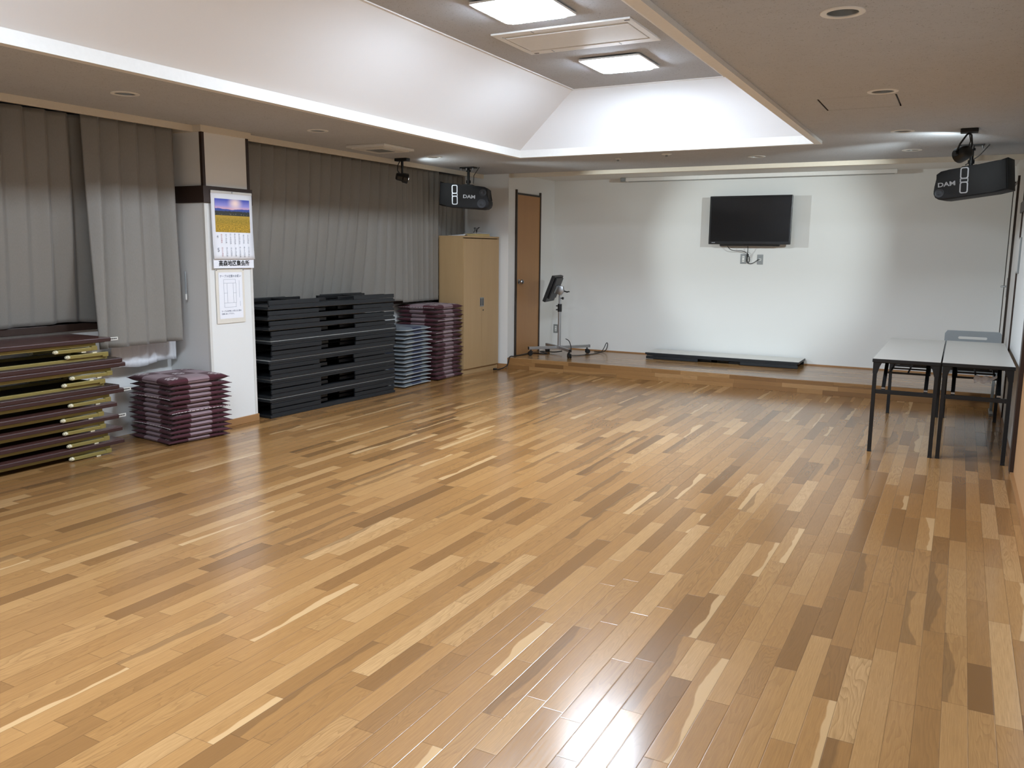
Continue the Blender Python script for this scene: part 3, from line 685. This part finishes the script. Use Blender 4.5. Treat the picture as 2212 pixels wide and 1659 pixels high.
MB().tube([(-5.02, 9.065, .016), (-5.025, 9.04, .018), (-5.03, 9.02, .018)], .014, 12).build('plug', M['black'], t, True)
t = thing('signal_cable', 'thin black cable looping up behind the right leg of the monitor stand', 'cable')
pth = [(-4.48, 9.95, z+.2), (-4.42, 9.93, z+.17), (-4.38, 9.9, z+.08), (-4.40, 9.85, z+.01), (-4.3, 9.9, z), (-4.22, 10.05, z), (-4.16, 10.3, z), (-4.14, 10.40, z+.03), (-4.11, 10.45, z+.12), (-4.10, 10.47, z+.10), (-4.12, 10.47, z+.03), (-4.17, 10.46, z), (-4.28, 10.44, z)]
MB().tube(smooth_path(pth, 7), .0055, 8).build('cable', M['black'], t, True)
# ------------------------------------------------------------------ black folding tables
TL, TW, TT = 1.70, .45, .083
def folding_table(label, loc, rot, group, L=TL):
    """folded flat; local origin at the middle of the underside, long axis y"""
    t = thing('folding_table', label, 'folding table', loc, rot, group)
    h = L/2; w_ = TW/2
    MB().box(-w_, w_, -h, h, TT-.026, TT-.002, .003).build('edge_band', M['tableblack'], t)
    MB().box(-w_+.005, w_-.005, -h+.005, h-.005, TT-.003, TT-.001).build('tabletop', M['laminate'], t)
    b = MB()
    for s_ in (-1, 1):
        x = s_*(w_-.012)
        b.box(x-.008, x+.008, -h+.02, h-.02, TT-.041, TT-.026)
        x = s_*(w_-.009)
        b.box(x-.008, x+.008, -h+.012, -.235, .004, TT-.044, .002); b.box(x-.008, x+.008, .235, h-.012, .004, TT-.044, .002)
    b.build('apron', M['tableblack'], t)
    for e in (-1, 1):
        for s_ in (-1, 1):
            x = s_*(w_-.06-(.035 if e > 0 else 0))
            MB().box(x-.014, x+.014, min(e*.10, e*(h-.07)), max(e*.10, e*(h-.07)), .006, .034, .003).build('leg', M['blackmetal'], t)
        MB().box(-w_+.06, w_-.06, e*(h-.40)-.012, e*(h-.40)+.012, .008, .03, .002).build('crossbar', M['blackmetal'], t)
    return t
ang = math.radians(-3.27)
ax, ay = -5.158-.225, 6.241
proto = None
G = 'black folding tables piled flat beside the pillar'
UP = (0, 0, ang)
for i in range(12):
    inv = (i % 2 == 0) if i < 8 else True
    if i < 8: z0 = i*.0845
    else: z0 = 8*.0845+(i-8)*.0895
    jx = random.uniform(-.005, .004); jy = random.uniform(-.018, .018)
    if i == 7: jx = .014; jy = 0
    if i == 8: jx = -.004
    k = i+1
    if i == 11: lab = 'black folding table lying legs-up on top of the tall black pile'
    elif i == 7: lab = 'black folding table with a bright pale top edge line, eighth from the floor'
    elif i == 0: lab = 'lowest black folding table of the tall pile, resting on the floor'
    else: lab = 'black folding table, %s from the floor in the tall black pile' % ORD[k]
    loc = (ax+jx, ay+jy, z0 + (TT if inv else 0)); rot = (0, PI if inv else 0, ang)
    if proto is None: proto = folding_table(lab, loc, rot, G)
    else: copy_thing(proto, loc, rot, lab, G)
# folded table lying on the stage
copy_thing(proto, (-2.52, 10.345, ZS), (0, 0, PI/2), 'folded black table with a pale grey top lying on the stage floor', 'folding tables with pale grey tops').scale = (1, 1.87/TL, 1)
# ------------------------------------------------------------------ white meeting tables at the right
def meeting_table(label, x0, x1, y0, y1, scrap):
    cx = (x0+x1)/2; cy = (y0+y1)/2; w_ = (x1-x0)/2; h = (y1-y0)/2; H = .706
    t = thing('meeting_table', label, 'table', (cx, cy, 0), (0, 0, 0), 'pale topped black-legged tables standing by the right wall')
    MB().box(-w_, w_, -h, h, H-.028, H-.002, .003).build('edge_band', M['blackmetal'], t)
    MB().box(-w_+.003, w_-.003, -h+.003, h-.003, H-.003, H-.0003).build('tabletop', M['laminate'], t)
    b = MB()
    for s_ in (-1, 1): b.box(s_*(w_-.03)-.009, s_*(w_-.03)+.009, -h+.03, h-.03, H-.068, H-.028, .002)
    for s_ in (-1, 1): b.box(-w_+.03, w_-.03, s_*(h-.30)-.009, s_*(h-.30)+.009, H-.066, H-.04, .002)
    b.build('apron', M['blackmetal'], t)
    for e in (-1, 1):
        yl = e*(h-.022)
        for s_ in (-1, 1):
            xl = s_*(w_-.022)
            lg = MB().box(xl-.0135, xl+.0135, yl-.0135, yl+.0135, .012, H-.085, .002)
            lg.prism([(xl-.0155, H-.11), (xl+.0155, H-.11), (xl+(.0155 if s_ > 0 else .03), H-.06), (xl+(.0155 if s_ > 0 else .045), H-.028), (xl-(.0155 if s_ < 0 else .045), H-.028), (xl-(.0155 if s_ < 0 else .03), H-.06)], yl-.015, yl+.015)
            lo = lg.build('leg', M['blackmetal'], t)
            MB().box(xl-.0145, xl+.0145, yl-.0145, yl+.0145, 0, .014, .002).build('rubber_foot', M['black'], lo)
            br = MB().bar((s_*(w_-.085), yl-e*.01, H-.235), (s_*(w_-.085), yl-e*.24, H-.05), .026, .012).build('brace', M['blackmetal'], t)
            MB().box(s_*(w_-.085)-.012, s_*(w_-.085)+.012, yl-e*.02-.009, yl-e*.02+.009, H-.24, H-.215).build('brace_hinge', M['steel'], br)
        MB().box(-w_+.03, w_-.03, yl-.011, yl+.011, H-.262, H-.232, .002).build('crossbar', M['blackmetal'], t)
    b = MB(); zs = H-.15; ya, yb = -h+.42, h-.42
    for y in (ya, yb): b.bar((-w_+.07, y, zs), (w_-.07, y, zs), .014, .014)
    b.bar((-w_+.09, ya+.25, zs+.006), (w_-.09, ya+.25, zs+.006), .012, .012)
    for x in (-w_+.10, 0, w_-.10): b.bar((x, ya, zs), (x, yb, zs), .011, .011)
    for y in (ya, yb):
        for x in (-w_+.075, w_-.075): b.bar((x, y, zs), (x, y, H-.03), .012, .012)
    b.build('shelf_rack', M['blackmetal'], t)
    return t, (cx, cy+ya, zs)
meeting_table('pale grey table at the right, the one standing further from the wall', -.532, -.078, 6.715, 8.525, False)
_, sp = meeting_table('pale grey table at the right, pushed against the white wall', -.072, .385, 6.725, 8.535, True)
t = thing('paper_scrap', 'crumpled white paper scrap wrapped on the rack under the right table', 'paper', (.20, sp[1]-.012, sp[2]))
b = MB(); rnd = random.Random(3)
b.grid(lambda u, v: (-.055+u*.11+.004*math.sin(9*v), (-.011+.004*math.sin(u*14)) if True else 0, .022-v*.05+.007*math.sin(u*11+v*5)), 12, 6)
b.grid(lambda u, v: (.05+u*.05, -.012+.01*u, .012+.022*u-v*.03*(1-.5*u)), 6, 4)
b.build('sheet', M['paper'], t, True)
sol = t.children[0].modifiers.new('thickness', 'SOLIDIFY'); sol.thickness = .002
def grey_panel():
    t = thing('panel_stand', 'low grey panel with an oblong hand slot standing behind the wall-side table', 'panel', (.14, 8.98, 0))
    W = .235; z0, z1_ = .36, .765
    out = [(-W, z0), (W, z0), (W, z1_-.02), (W-.02, z1_), (-W+.02, z1_), (-W, z1_-.03)]
    hol = [(-.115+.0*k, 0) for k in ()]
    sl = [(x, z+.70) for x, z in rounded(.24, .026, .012, 5)]
    bm = bmesh.new(); es = []
    for lp in (out, sl):
        vs = [bm.verts.new((x, 0, z)) for x, z in lp]
        for a, c in zip(vs, vs[1:]+vs[:1]): es.append(bm.edges.new((a, c)))
    bmesh.ops.triangle_fill(bm, use_beauty=True, edges=es)
    b = MB(); b.bm.free(); b.bm = bm; o = b.build('panel', M['greypanel'], t)
    m_ = o.modifiers.new('thickness', 'SOLIDIFY'); m_.thickness = .022; m_.offset = 0
    for s_ in (-1, 1):
        MB().bar((s_*(W-.03), .02, .01), (s_*(W-.03), .0, z0+.06), .025, .025, (0, 1, 0), .003).build('post', M['greypanel'], t)
        MB().box(s_*(W-.03)-.016, s_*(W-.03)+.016, -.15, .17, 0, .022, .003).build('foot', M['greypanel'], t)
grey_panel()
# ------------------------------------------------------------------ gold-framed low tables at the left
GL, GW, GT = 1.80, .45, .092
def gold_table(label, loc, rot, group):
    """folded low table, origin at the middle of its underside"""
    t = thing('low_table', label, 'low table', loc, rot, group)
    h = GL/2; w_ = GW/2
    MB().box(-w_, w_, -h, h, GT-.030, GT-.002, .004).build('edge_band', M['tabledark'], t)
    MB().box(-w_+.004, w_-.004, -h+.004, h-.004, GT-.003, GT).build('tabletop', M['tabletop'], t)
    MB().box(-w_+.03, w_-.03, -h+.03, h-.03, GT-.036, GT-.030).build('underside', M['underside'], t)
    b = MB()
    for s_ in (-1, 1): b.box(s_*(w_-.042)-.011, s_*(w_-.042)+.011, -h+.10, h-.10, GT-.056, GT-.030, .002)
    for e in (-1, 1): b.box(-w_+.03, w_-.03, e*(h-.11)-.011, e*(h-.11)+.011, GT-.056, GT-.030, .002)
    b.build('apron', M['gold'], t)
    for e in (-1, 1):
        for s_ in (-1, 1):
            x = s_*(w_-.022)
            ya, yb = sorted((e*(h-.12), e*(h-.40)))
            lg = MB().box(x-.011, x+.011, ya, yb, GT-.084, GT-.060, .003)
            lo = lg.build('leg', M['gold'], t)
            yp = e*(h-.125)
            MB().box(x-.0125, x+.0125, yp-.022, yp+.022, GT-.084, GT-.052, .002).build('hinge', M['gold'], lo)
            ye = e*(h-.40)
            MB().tube([(x, ye+e*.006, GT-.072), (x, ye-e*.012, GT-.072)], .0135, 12).tube([(x, ye-e*.012, GT-.072), (x, ye-e*.022, GT-.072)], .009, 12).build('foot_cap', M['rubber'], lo, True)
            MB().box(x-.008, x+.008, e*(h-.205)-.016, e*(h-.205)+.016, GT-.092, GT-.084).build('spacer', M['rubber'], lo)
    return t
def tape_label(t, x, y, zc):
    """white name sticker on a table end, written side towards the hall"""
    o = MB().box(x-.0006, x+.0006, y, y+.075, zc-.011, zc+.011).build('name_sticker', M['sticker'], t)
    b = MB()
    for k in range(8): b.box(x+.0006, x+.0012, y+.008+k*.0075, y+.0135+k*.0075, zc-.005, zc+.005)
    b.build('lettering', M['ink'], o)
gx = -5.275-.225; gproto = None; g_ang = math.radians(0)
lay = []   # (z of underside, inverted, y end)
z0 = 0
ends = [3.965, 3.955, 3.93, 3.915, 3.985]
for k in range(5): lay.append((k*.0925, False, ends[k]))
z0 = 5*.0925
lay.append((z0, True, 3.945)); z0 += .0945
lay.append((z0+0.0, False, 4.005)); z0 += .0935
lay.append((z0, True, 3.985)); z0 += .0945
lay.append((z0, False, 3.90))
G2 = 'gold framed low tables piled at the left'
names = {0: 'lowest brown low table with gold legs, resting on the floor at left', 8: 'brown low table with glossy top lying uppermost on the left pile'}
for i, (zz, inv, ye) in enumerate(lay):
    lab = names.get(i, 'brown low table with gold legs, %s from the floor in the left pile' % ORD[i+1])
    loc = (gx+random.uniform(-.008, .008), ye-GL/2, zz+(GT if inv else 0)); rot = (0, PI if inv else 0, 0)
    if gproto is None: gproto = gold_table(lab, loc, rot, G2); cur = gproto
    else: cur = copy_thing(gproto, loc, rot, lab, G2)
    if i in (2, 4, 8): cur['_st'] = 1
for o in [q for q in bpy.data.objects if q.get('_st')]:
    del o['_st']; tape_label(o, GW/2-.02, GL/2-.004, GT-.016)
# ------------------------------------------------------------------ floor cushions
def cushion_mesh(name, S, D, T, seed, m):
    rnd = random.Random(seed); N = 22; b = MB(); bm = b.bm
    ph = [rnd.uniform(0, 6.28) for _ in range(6)]
    def P(u, v, sgn):
        a = math.sin((u*2-1)*PI/2); c = math.sin((v*2-1)*PI/2)
        x = a*(S/2)*(1-.055*(1-abs(c)**2.2)*abs(a)**2); y = c*(D/2)*(1-.055*(1-abs(a)**2.2)*abs(c)**2)
        e = max(0, (1-abs(a)**13))**.5*max(0, (1-abs(c)**13))**.5*(1-.72*(abs(a)*abs(c))**5)
        z = sgn*(T/2)*e
        sag = .006*math.sin(2.2*a+ph[0])*math.cos(1.9*c+ph[1])*(a*a*c*c)
        return (x, y, T/2+z+sag)
    top = [[None]*(N+1) for _ in range(N+1)]; bot = [[None]*(N+1) for _ in range(N+1)]
    for i in range(N+1):
        for j in range(N+1):
            top[i][j] = bm.verts.new(P(i/N, j/N, 1))
            bot[i][j] = top[i][j] if i in (0, N) or j in (0, N) else bm.verts.new(P(i/N, j/N, -1))
    for i in range(N):
        for j in range(N):
            bm.faces.new((top[i][j], top[i+1][j], top[i+1][j+1], top[i][j+1]))
            f = [bot[i][j], bot[i][j+1], bot[i+1][j+1], bot[i+1][j]]
            bm.faces.new(f)
    me_o = b.build(name, m, None, True, angle=80)
    rim = [P(i/N, 0, 1) for i in range(N+1)]+[P(1, j/N, 1) for j in range(1, N+1)]+[P(1-i/N, 1, 1) for i in range(1, N+1)]+[P(0, 1-j/N, 1) for j in range(1, N)]
    edge = [P(1, j/N, 1) for j in range(N+1)]; front = [P(i/N, 0, 1) for i in range(N+1)]
    return me_o, rim, edge, front
def cushion_proto(S, D, T, seed, m, pipe, rpipe):
    o, rim, edge, front = cushion_mesh('cover', S, D, T, seed, m)
    p = MB().tube(rim+[rim[0], rim[1]], rpipe, 6, False).build('piping', pipe, None, True)
    return o, p, edge, front
def pile(kind, cx, cy, yaw, hs, S, D, mat_, pipe, rpipe, group, where, stitched=(), special={}, jit=.012):
    protos = []; z = 0
    n = len(hs); cache = {}
    for i, T in enumerate(hs):
        key = (round(T, 4), i % 3)
        if key not in cache:
            cv, pp, edge, front = cushion_proto(S, D, T, i+11, mat_, pipe, rpipe)
            cache[key] = (cv.data, pp.data, edge, front); bpy.data.objects.remove(cv); bpy.data.objects.remove(pp)
        cm, pm, edge, front = cache[key]
        k = n-i
        lab = special.get(i) or ('%s floor cushion, %s from the %s of the pile %s' % (kind, ORD[i+1] if i < n/2 else ORD[k], 'floor' if i < n/2 else 'top', where))
        t = thing('floor_cushion', lab, 'cushion', (cx+random.uniform(-jit, jit), cy+random.uniform(-jit, jit), z), (0, 0, yaw+math.radians(random.uniform(-2.2, 2.2))), group)
        o = bpy.data.objects.new('cover', cm); COL.objects.link(o); o.parent = t
        o = bpy.data.objects.new('piping', pm); COL.objects.link(o); o.parent = t
        if i in stitched:
            b = MB(); ln = edge if stitched[i] == 'e' else front
            for q in range(2, len(ln)-3):
                a, c = Vector(ln[q]), Vector(ln[q+1]); dv = Vector((.004, 0, 0)) if stitched[i] == 'e' else Vector((0, -.004, 0))
                b.tube([a+dv, a.lerp(c, .72)+dv], .0022, 5)
            b.build('seam_stitching', M['thread'], t)
        z += T
    return z
hA = [.037]*11+[.036, .056]
pile('maroon checked', -5.325, 4.515, math.radians(-7), hA, .54, .53, M['cred'], M['redpipe'], .002, 'maroon checked cushions piled beside the gold tables', 'by the pillar',
     {6: 'e', 3: 'f', 9: 'f'}, {0: 'lowest maroon checked floor cushion, flat on the floor by the pillar', 12: 'plump maroon checked floor cushion on top of the pile by the pillar'})
hB = [.047]*17+[.058]
pile('maroon checked', -5.425, 8.20, math.radians(0), hB, .55, .57, M['cred'], M['redpipe'], .002, 'maroon checked cushions piled beside the cabinet', 'by the cabinet',
     {17: 'f', 14: 'e', 11: 'e', 9: 'e'}, {0: 'lowest maroon checked floor cushion, flat on the floor by the cabinet', 17: 'plump maroon checked floor cushion on top of the pile by the cabinet'})
hC = [.0425]*14+[.05]
pile('navy and grey', -5.41, 7.555, math.radians(3), hC, .51, .53, M['cblue'], M['piping'], .0035, 'navy and grey cushions piled beside the black tables', 'of white-piped cushions', {},
     {0: 'lowest navy and grey floor cushion, flat on the floor beside black tables', 14: 'navy and grey floor cushion with white piping on top of its pile'})
# ------------------------------------------------------------------ cabinet
def cabinet():
    W, D, H = .745, .37, 1.64
    t = thing('storage_cabinet', 'tall maple two-door cabinet beside the stage', 'cabinet', (-5.115, 8.865, 0), (0, 0, math.radians(-4.6)))
    # local: front faces +x, width along y
    b = MB(); b.box(-D, -.02, -W/2, -W/2+.018, .0, H-.022).box(-D, -.02, W/2-.018, W/2, .0, H-.022).box(-D, -D+.012, -W/2, W/2, 0, H-.022).box(-D, -.02, -W/2, W/2, .06, .078)
    b.build('carcass', M['maple'], t)
    MB().box(-D, 0, -W/2, W/2, H-.022, H, .002).build('top_board', M['maple'], t)
    MB().box(-.04, -.025, -W/2+.01, W/2-.01, .0, .062).build('plinth', M['maple'], t)
    for s_ in (-1, 1):
        y0, y1 = (-W/2+.003, -.0015) if s_ < 0 else (.0015, W/2-.003)
        d = MB().box(-.02, -.001, y0, y1, .066, H-.032, .0015).build('door', M['maple'], t)
        yc = s_*.022
        h_ = MB().box(-.001, .003, yc-.019, yc+.019, .80, .91, .002).build('handle', M['outlet'], d)
        MB().box(.0028, .0034, yc-.012, yc+.008, .812, .898).build('finger_recess', M['grille'], h_)
    MB().lathe([(0, 0), (.009, 0), (.009, .004), (0, .005)], Matrix.Translation((-.001, .03, .755)) @ Matrix.Rotation(PI/2, 4, 'Y'), 14).build('lock', M['bronze'], t, True)
    return t
cabinet()
ct = Vector((-5.115, 8.865, 1.64)); cR = Matrix.Rotation(math.radians(-4.6), 3, 'Z')
t = thing('flat_box', 'flat tan card box lying on top of the maple cabinet', 'box', ct+cR @ Vector((-.10, .02, 0)), (0, 0, math.radians(-8)))
MB().box(-.08, .09, -.14, .15, 0, .028, .002).build('carton', M['tan'], t)
t = thing('paper_sheet', 'curled white paper sheet lying on the tan box on the cabinet', 'paper', ct+cR @ Vector((-.12, .04, .0285)), (0, 0, math.radians(6)))
o = MB().grid(lambda u, v: (-.10+u*.21, -.15+v*.34, .004+.022*max(0, v-.55)**2*4+.002*math.sin(6*u)), 8, 12).build('sheet', M['paper'], t, True); m_ = o.modifiers.new('thickness', 'SOLIDIFY'); m_.thickness = .0012
t = thing('paper_sheet', 'grey white paper sheet lying at the near edge of the cabinet top', 'paper', ct+cR @ Vector((-.17, -.24, .001)), (0, 0, math.radians(20)))
o = MB().grid(lambda u, v: (-.11+u*.2, -.10+v*.2, .003+.018*math.sin(PI*v)*u), 8, 8).build('sheet', M['paper'], t, True); m_ = o.modifiers.new('thickness', 'SOLIDIFY'); m_.thickness = .0012
t = thing('wire_coil', 'small twisted dark wire standing on the papers on the cabinet', 'wire', ct+cR @ Vector((-.10, .02, .042)))
MB().tube(smooth_path([(-.01, -.05, .0), (0, -.03, .03), (0, -.05, .055), (.01, -.02, .05), (0, 0, .012), (.0, .03, .045), (.01, .06, .065), (.0, .03, .05), (0, .01, .0), (.0, .0, -.01)], 5), .004, 6).build('wire', M['black'], t, True)
# ------------------------------------------------------------------ curtains
def curtain(name, label, cat, group, y0, y1, ztop, zbot, x0, m, pitch=.165, amp=.034, lean=0.0, lean_z=1.2, seed=1, spread=0.0, hem=None, cap=True):
    rnd = random.Random(seed); ph = [rnd.uniform(0, 6.28) for _ in range(8)]
    n = max(30, int((y1-y0)/.009)); mrows = 46
    xs = []
    def fn(u, v):
        h = 1-v                                   # 0 at top, 1 at bottom
        y = y0+(y1-y0)*u
        k = (y-y0)/pitch+.18*math.sin(1.3*y+ph[0])+h*(.22*math.sin(2.1*y+ph[1])+.12*math.sin(5.0*y+ph[2]))
        f = k-math.floor(k)
        lobe = (f/.72)**.75 if f < .72 else (1-(f-.72)/.28)**1.2   # broad slanted face, tight return behind
        soft = .5+.5*math.sin(2*PI*k+ph[3])
        top = math.exp(-h*5.0); wgt = .80+.20*top
        irregular = .75+.35*math.sin(1.7*k+ph[4])*min(1, h*2)
        a = amp*(1-.10*top)*irregular
        zz = ztop+(zbot-ztop)*h
        back = 0
        if lean: 
            q = h*(1-min(1, max(0, (y-7.0)/.75)) if y > 6 else 1); back = -lean*q*h**.6
            a *= 1-.45*q
        x = x0+a*(wgt*lobe+(1-wgt)*soft-.6)+.010*h*math.sin(3.0*y+ph[5])+back
        if hem: zz += hem*math.sin(7*y+ph[6])*h**8+hem*.6*math.sin(17*y+ph[7])*h**8
        sway = spread*h*h*(u-.5)
        return (x, y+sway, zz)
    t = thing(name, label, cat, (0, 0, 0), (0, 0, 0), group)
    o = MB().grid(fn, n, mrows).build('drape', m, t, True, angle=170)
    md = o.modifiers.new('thickness', 'SOLIDIFY'); md.thickness = .0025
    return t
GC = 'grey blackout curtains on the left windows'
curtain('curtain', 'grey curtain at the far left tucked back onto the window sill', 'curtain', GC, 1.6, 4.07, 2.375, .915, -5.555, M['curtain'], .165, .07, .13, 1.45, 3, .10, .006)
c2 = curtain('curtain', 'grey curtain hanging freely just left of the pillar, hem below the sill', 'curtain', GC, 3.92, 4.70, 2.375, .735, -5.455, M['curtain'], .16, .068, 0, 1, 8, -.02)
curtain('curtain', 'wide grey curtain right of the pillar, bottom hidden by black tables', 'curtain', GC, 5.33, 7.771, 2.375, .905, -5.50, M['curtain'], .160, .078, .185, 1.5, 5, 0)
curtain('curtain', 'tightly gathered grey curtain behind the left spotlight', 'curtain', GC, 7.773, 8.52, 2.375, .885, -5.50, M['curtain'], .105, .062, .03, 1.5, 6, 0)
curtain('curtain', 'dark grey curtain behind the left loudspeaker and the cabinet', 'curtain', GC, 8.53, 9.20, 2.375, 1.0, -5.58, M['curtain'], .11, .045, .04, 1.3, 9, 0)
curtain('lace_curtain', 'white lace curtain showing below and beside the grey curtain by the pillar', 'lace curtain', 'white lace curtains', 4.15, 4.755, 2.37, .56, -5.62, M['lace'], .085, .022, 0, 1, 4, 0, .012, False)
cc = (-5.47, 4.745)
MB().tube([(cc[0], cc[1], 1.28), (cc[0], cc[1]+.004, 1.2), (cc[0], cc[1], 1.10)], .006, 8).build('draw_cord', M['greypanel'], c2, True)
MB().tube([(cc[0], cc[1], 1.10), (cc[0], cc[1], 1.055)], .008, 10).build('cord_weight', M['white'], c2, True)
# ------------------------------------------------------------------ calendar and notice on the pillar
def calendar():
    x = PX+.02; t = thing('wall_calendar', 'paper wall calendar with a sunset field photograph on the pillar', 'calendar', (x, 5.053, 1.61))
    RT = (PI/2, 0, PI/2); W = .43
    MB().box(0, .004, -W/2, W/2, -.305, -.225).build('base_strip', M['paper'], t)
    MB().grid(lambda u, v: (.004+.012*(1-v)**3, -W/2-.002+u*(W+.004), -.232+v*.535), 6, 14).build('page', M['paper'], t, True).modifiers.new('thickness', 'SOLIDIFY').thickness = .002
    MB().box(.0, .008, -W/2-.002, W/2+.002, .285, .305, .002).build('top_strip', M['offwhite'], t)
    MB().lathe([(0, 0), (.006, 0), (.006, .006), (0, .008)], Matrix.Translation((.008, 0, .296)) @ Matrix.Rotation(PI/2, 4, 'Y'), 12).build('hook', M['steel'], t, True)
    p = MB().quad((0, 0, 0), (0, 1, 0), (0, 1, 1), (0, 0, 1)).build('photograph', M['print'], t, recalc=False)
    p.location = (.0078, -W/2+.032, -.018); p.scale = (1, .368, .262); p.rotation_euler = (0, 0, 0)
    text('hall_name', '高森地区集会所', .047, M['ink'], t, (.0048, .0, -.268), RT, .0003, .0012)
    for blk, (zt, mon) in enumerate(((-.035, '4'), (-.14, '5'))):
        text('month_number', mon, .045 if blk else .03, M['greyink'], t, (.0125+.0045*blk, -W/2+.045, zt-.02), RT, .0002)
        for c in range(7):
            body = '\n'.join(['日月火水木金土'[c]]+[str(k) for k in range(c+1-(2 if not blk else 4), 32, 7) if k > 0])
            text('date_column', body, .0155, M['redink'] if c == 0 else M['greyink'], t, (.0125+.005*blk, -W/2+.085+c*.047, zt-.035), RT, .0002, 0, 'CENTER', .95)
calendar()
def notice():
    x = PX+.006; t = thing('paper_notice', 'white paper notice with a table layout diagram pinned below the calendar', 'notice', (x, 5.02, 1.085))
    RT = (PI/2, 0, PI/2)
    MB().box(0, .0015, -.155, .15, -.225, .215).build('backing_sheet', M['clear'], t)
    MB().box(.0015, .0035, -.127, .125, -.187, .187).build('page', M['paper'], t)
    text('heading', 'テーブル位置のお願い', .023, M['greyink'], t, (.0037, 0, .155), RT, .0002, .0004)
    text('message', 'テーブルを移動した際には上図の\n位置に戻して下さい。', .0142, M['greyink'], t, (.0037, -.108, -.138), RT, .0002, .0003, 'LEFT', 1.5)
    b = MB(); L = lambda y0, z0, y1, z1_: b.bar((.0038, y0, z0), (.0038, y1, z1_), .0016, .0006, (1, 0, 0))
    def rect(y0, y1, z0, z1_): L(y0, z0, y1, z0); L(y0, z1_, y1, z1_); L(y0, z0, y0, z1_); L(y1, z0, y1, z1_)
    rect(-.075, .05, .10, .13); rect(-.075, -.04, -.06, .10); rect(.025, .055, -.06, .10); rect(-.075, .05, -.095, -.06); L(-.075, .02, -.04, .02); L(.025, .02, .055, .02); L(.09, .12, .09, -.02); L(.095, -.05, .095, -.09)
    b.build('diagram', M['greyink'], t)
    for y, z in ((-.145, .205), (.14, .205)): MB().lathe([(0, 0), (.005, 0), (.004, .006), (0, .007)], Matrix.Translation((.0015, y, z)) @ Matrix.Rotation(PI/2, 4, 'Y'), 10).build('pin', M['steel'], t, True)
notice()
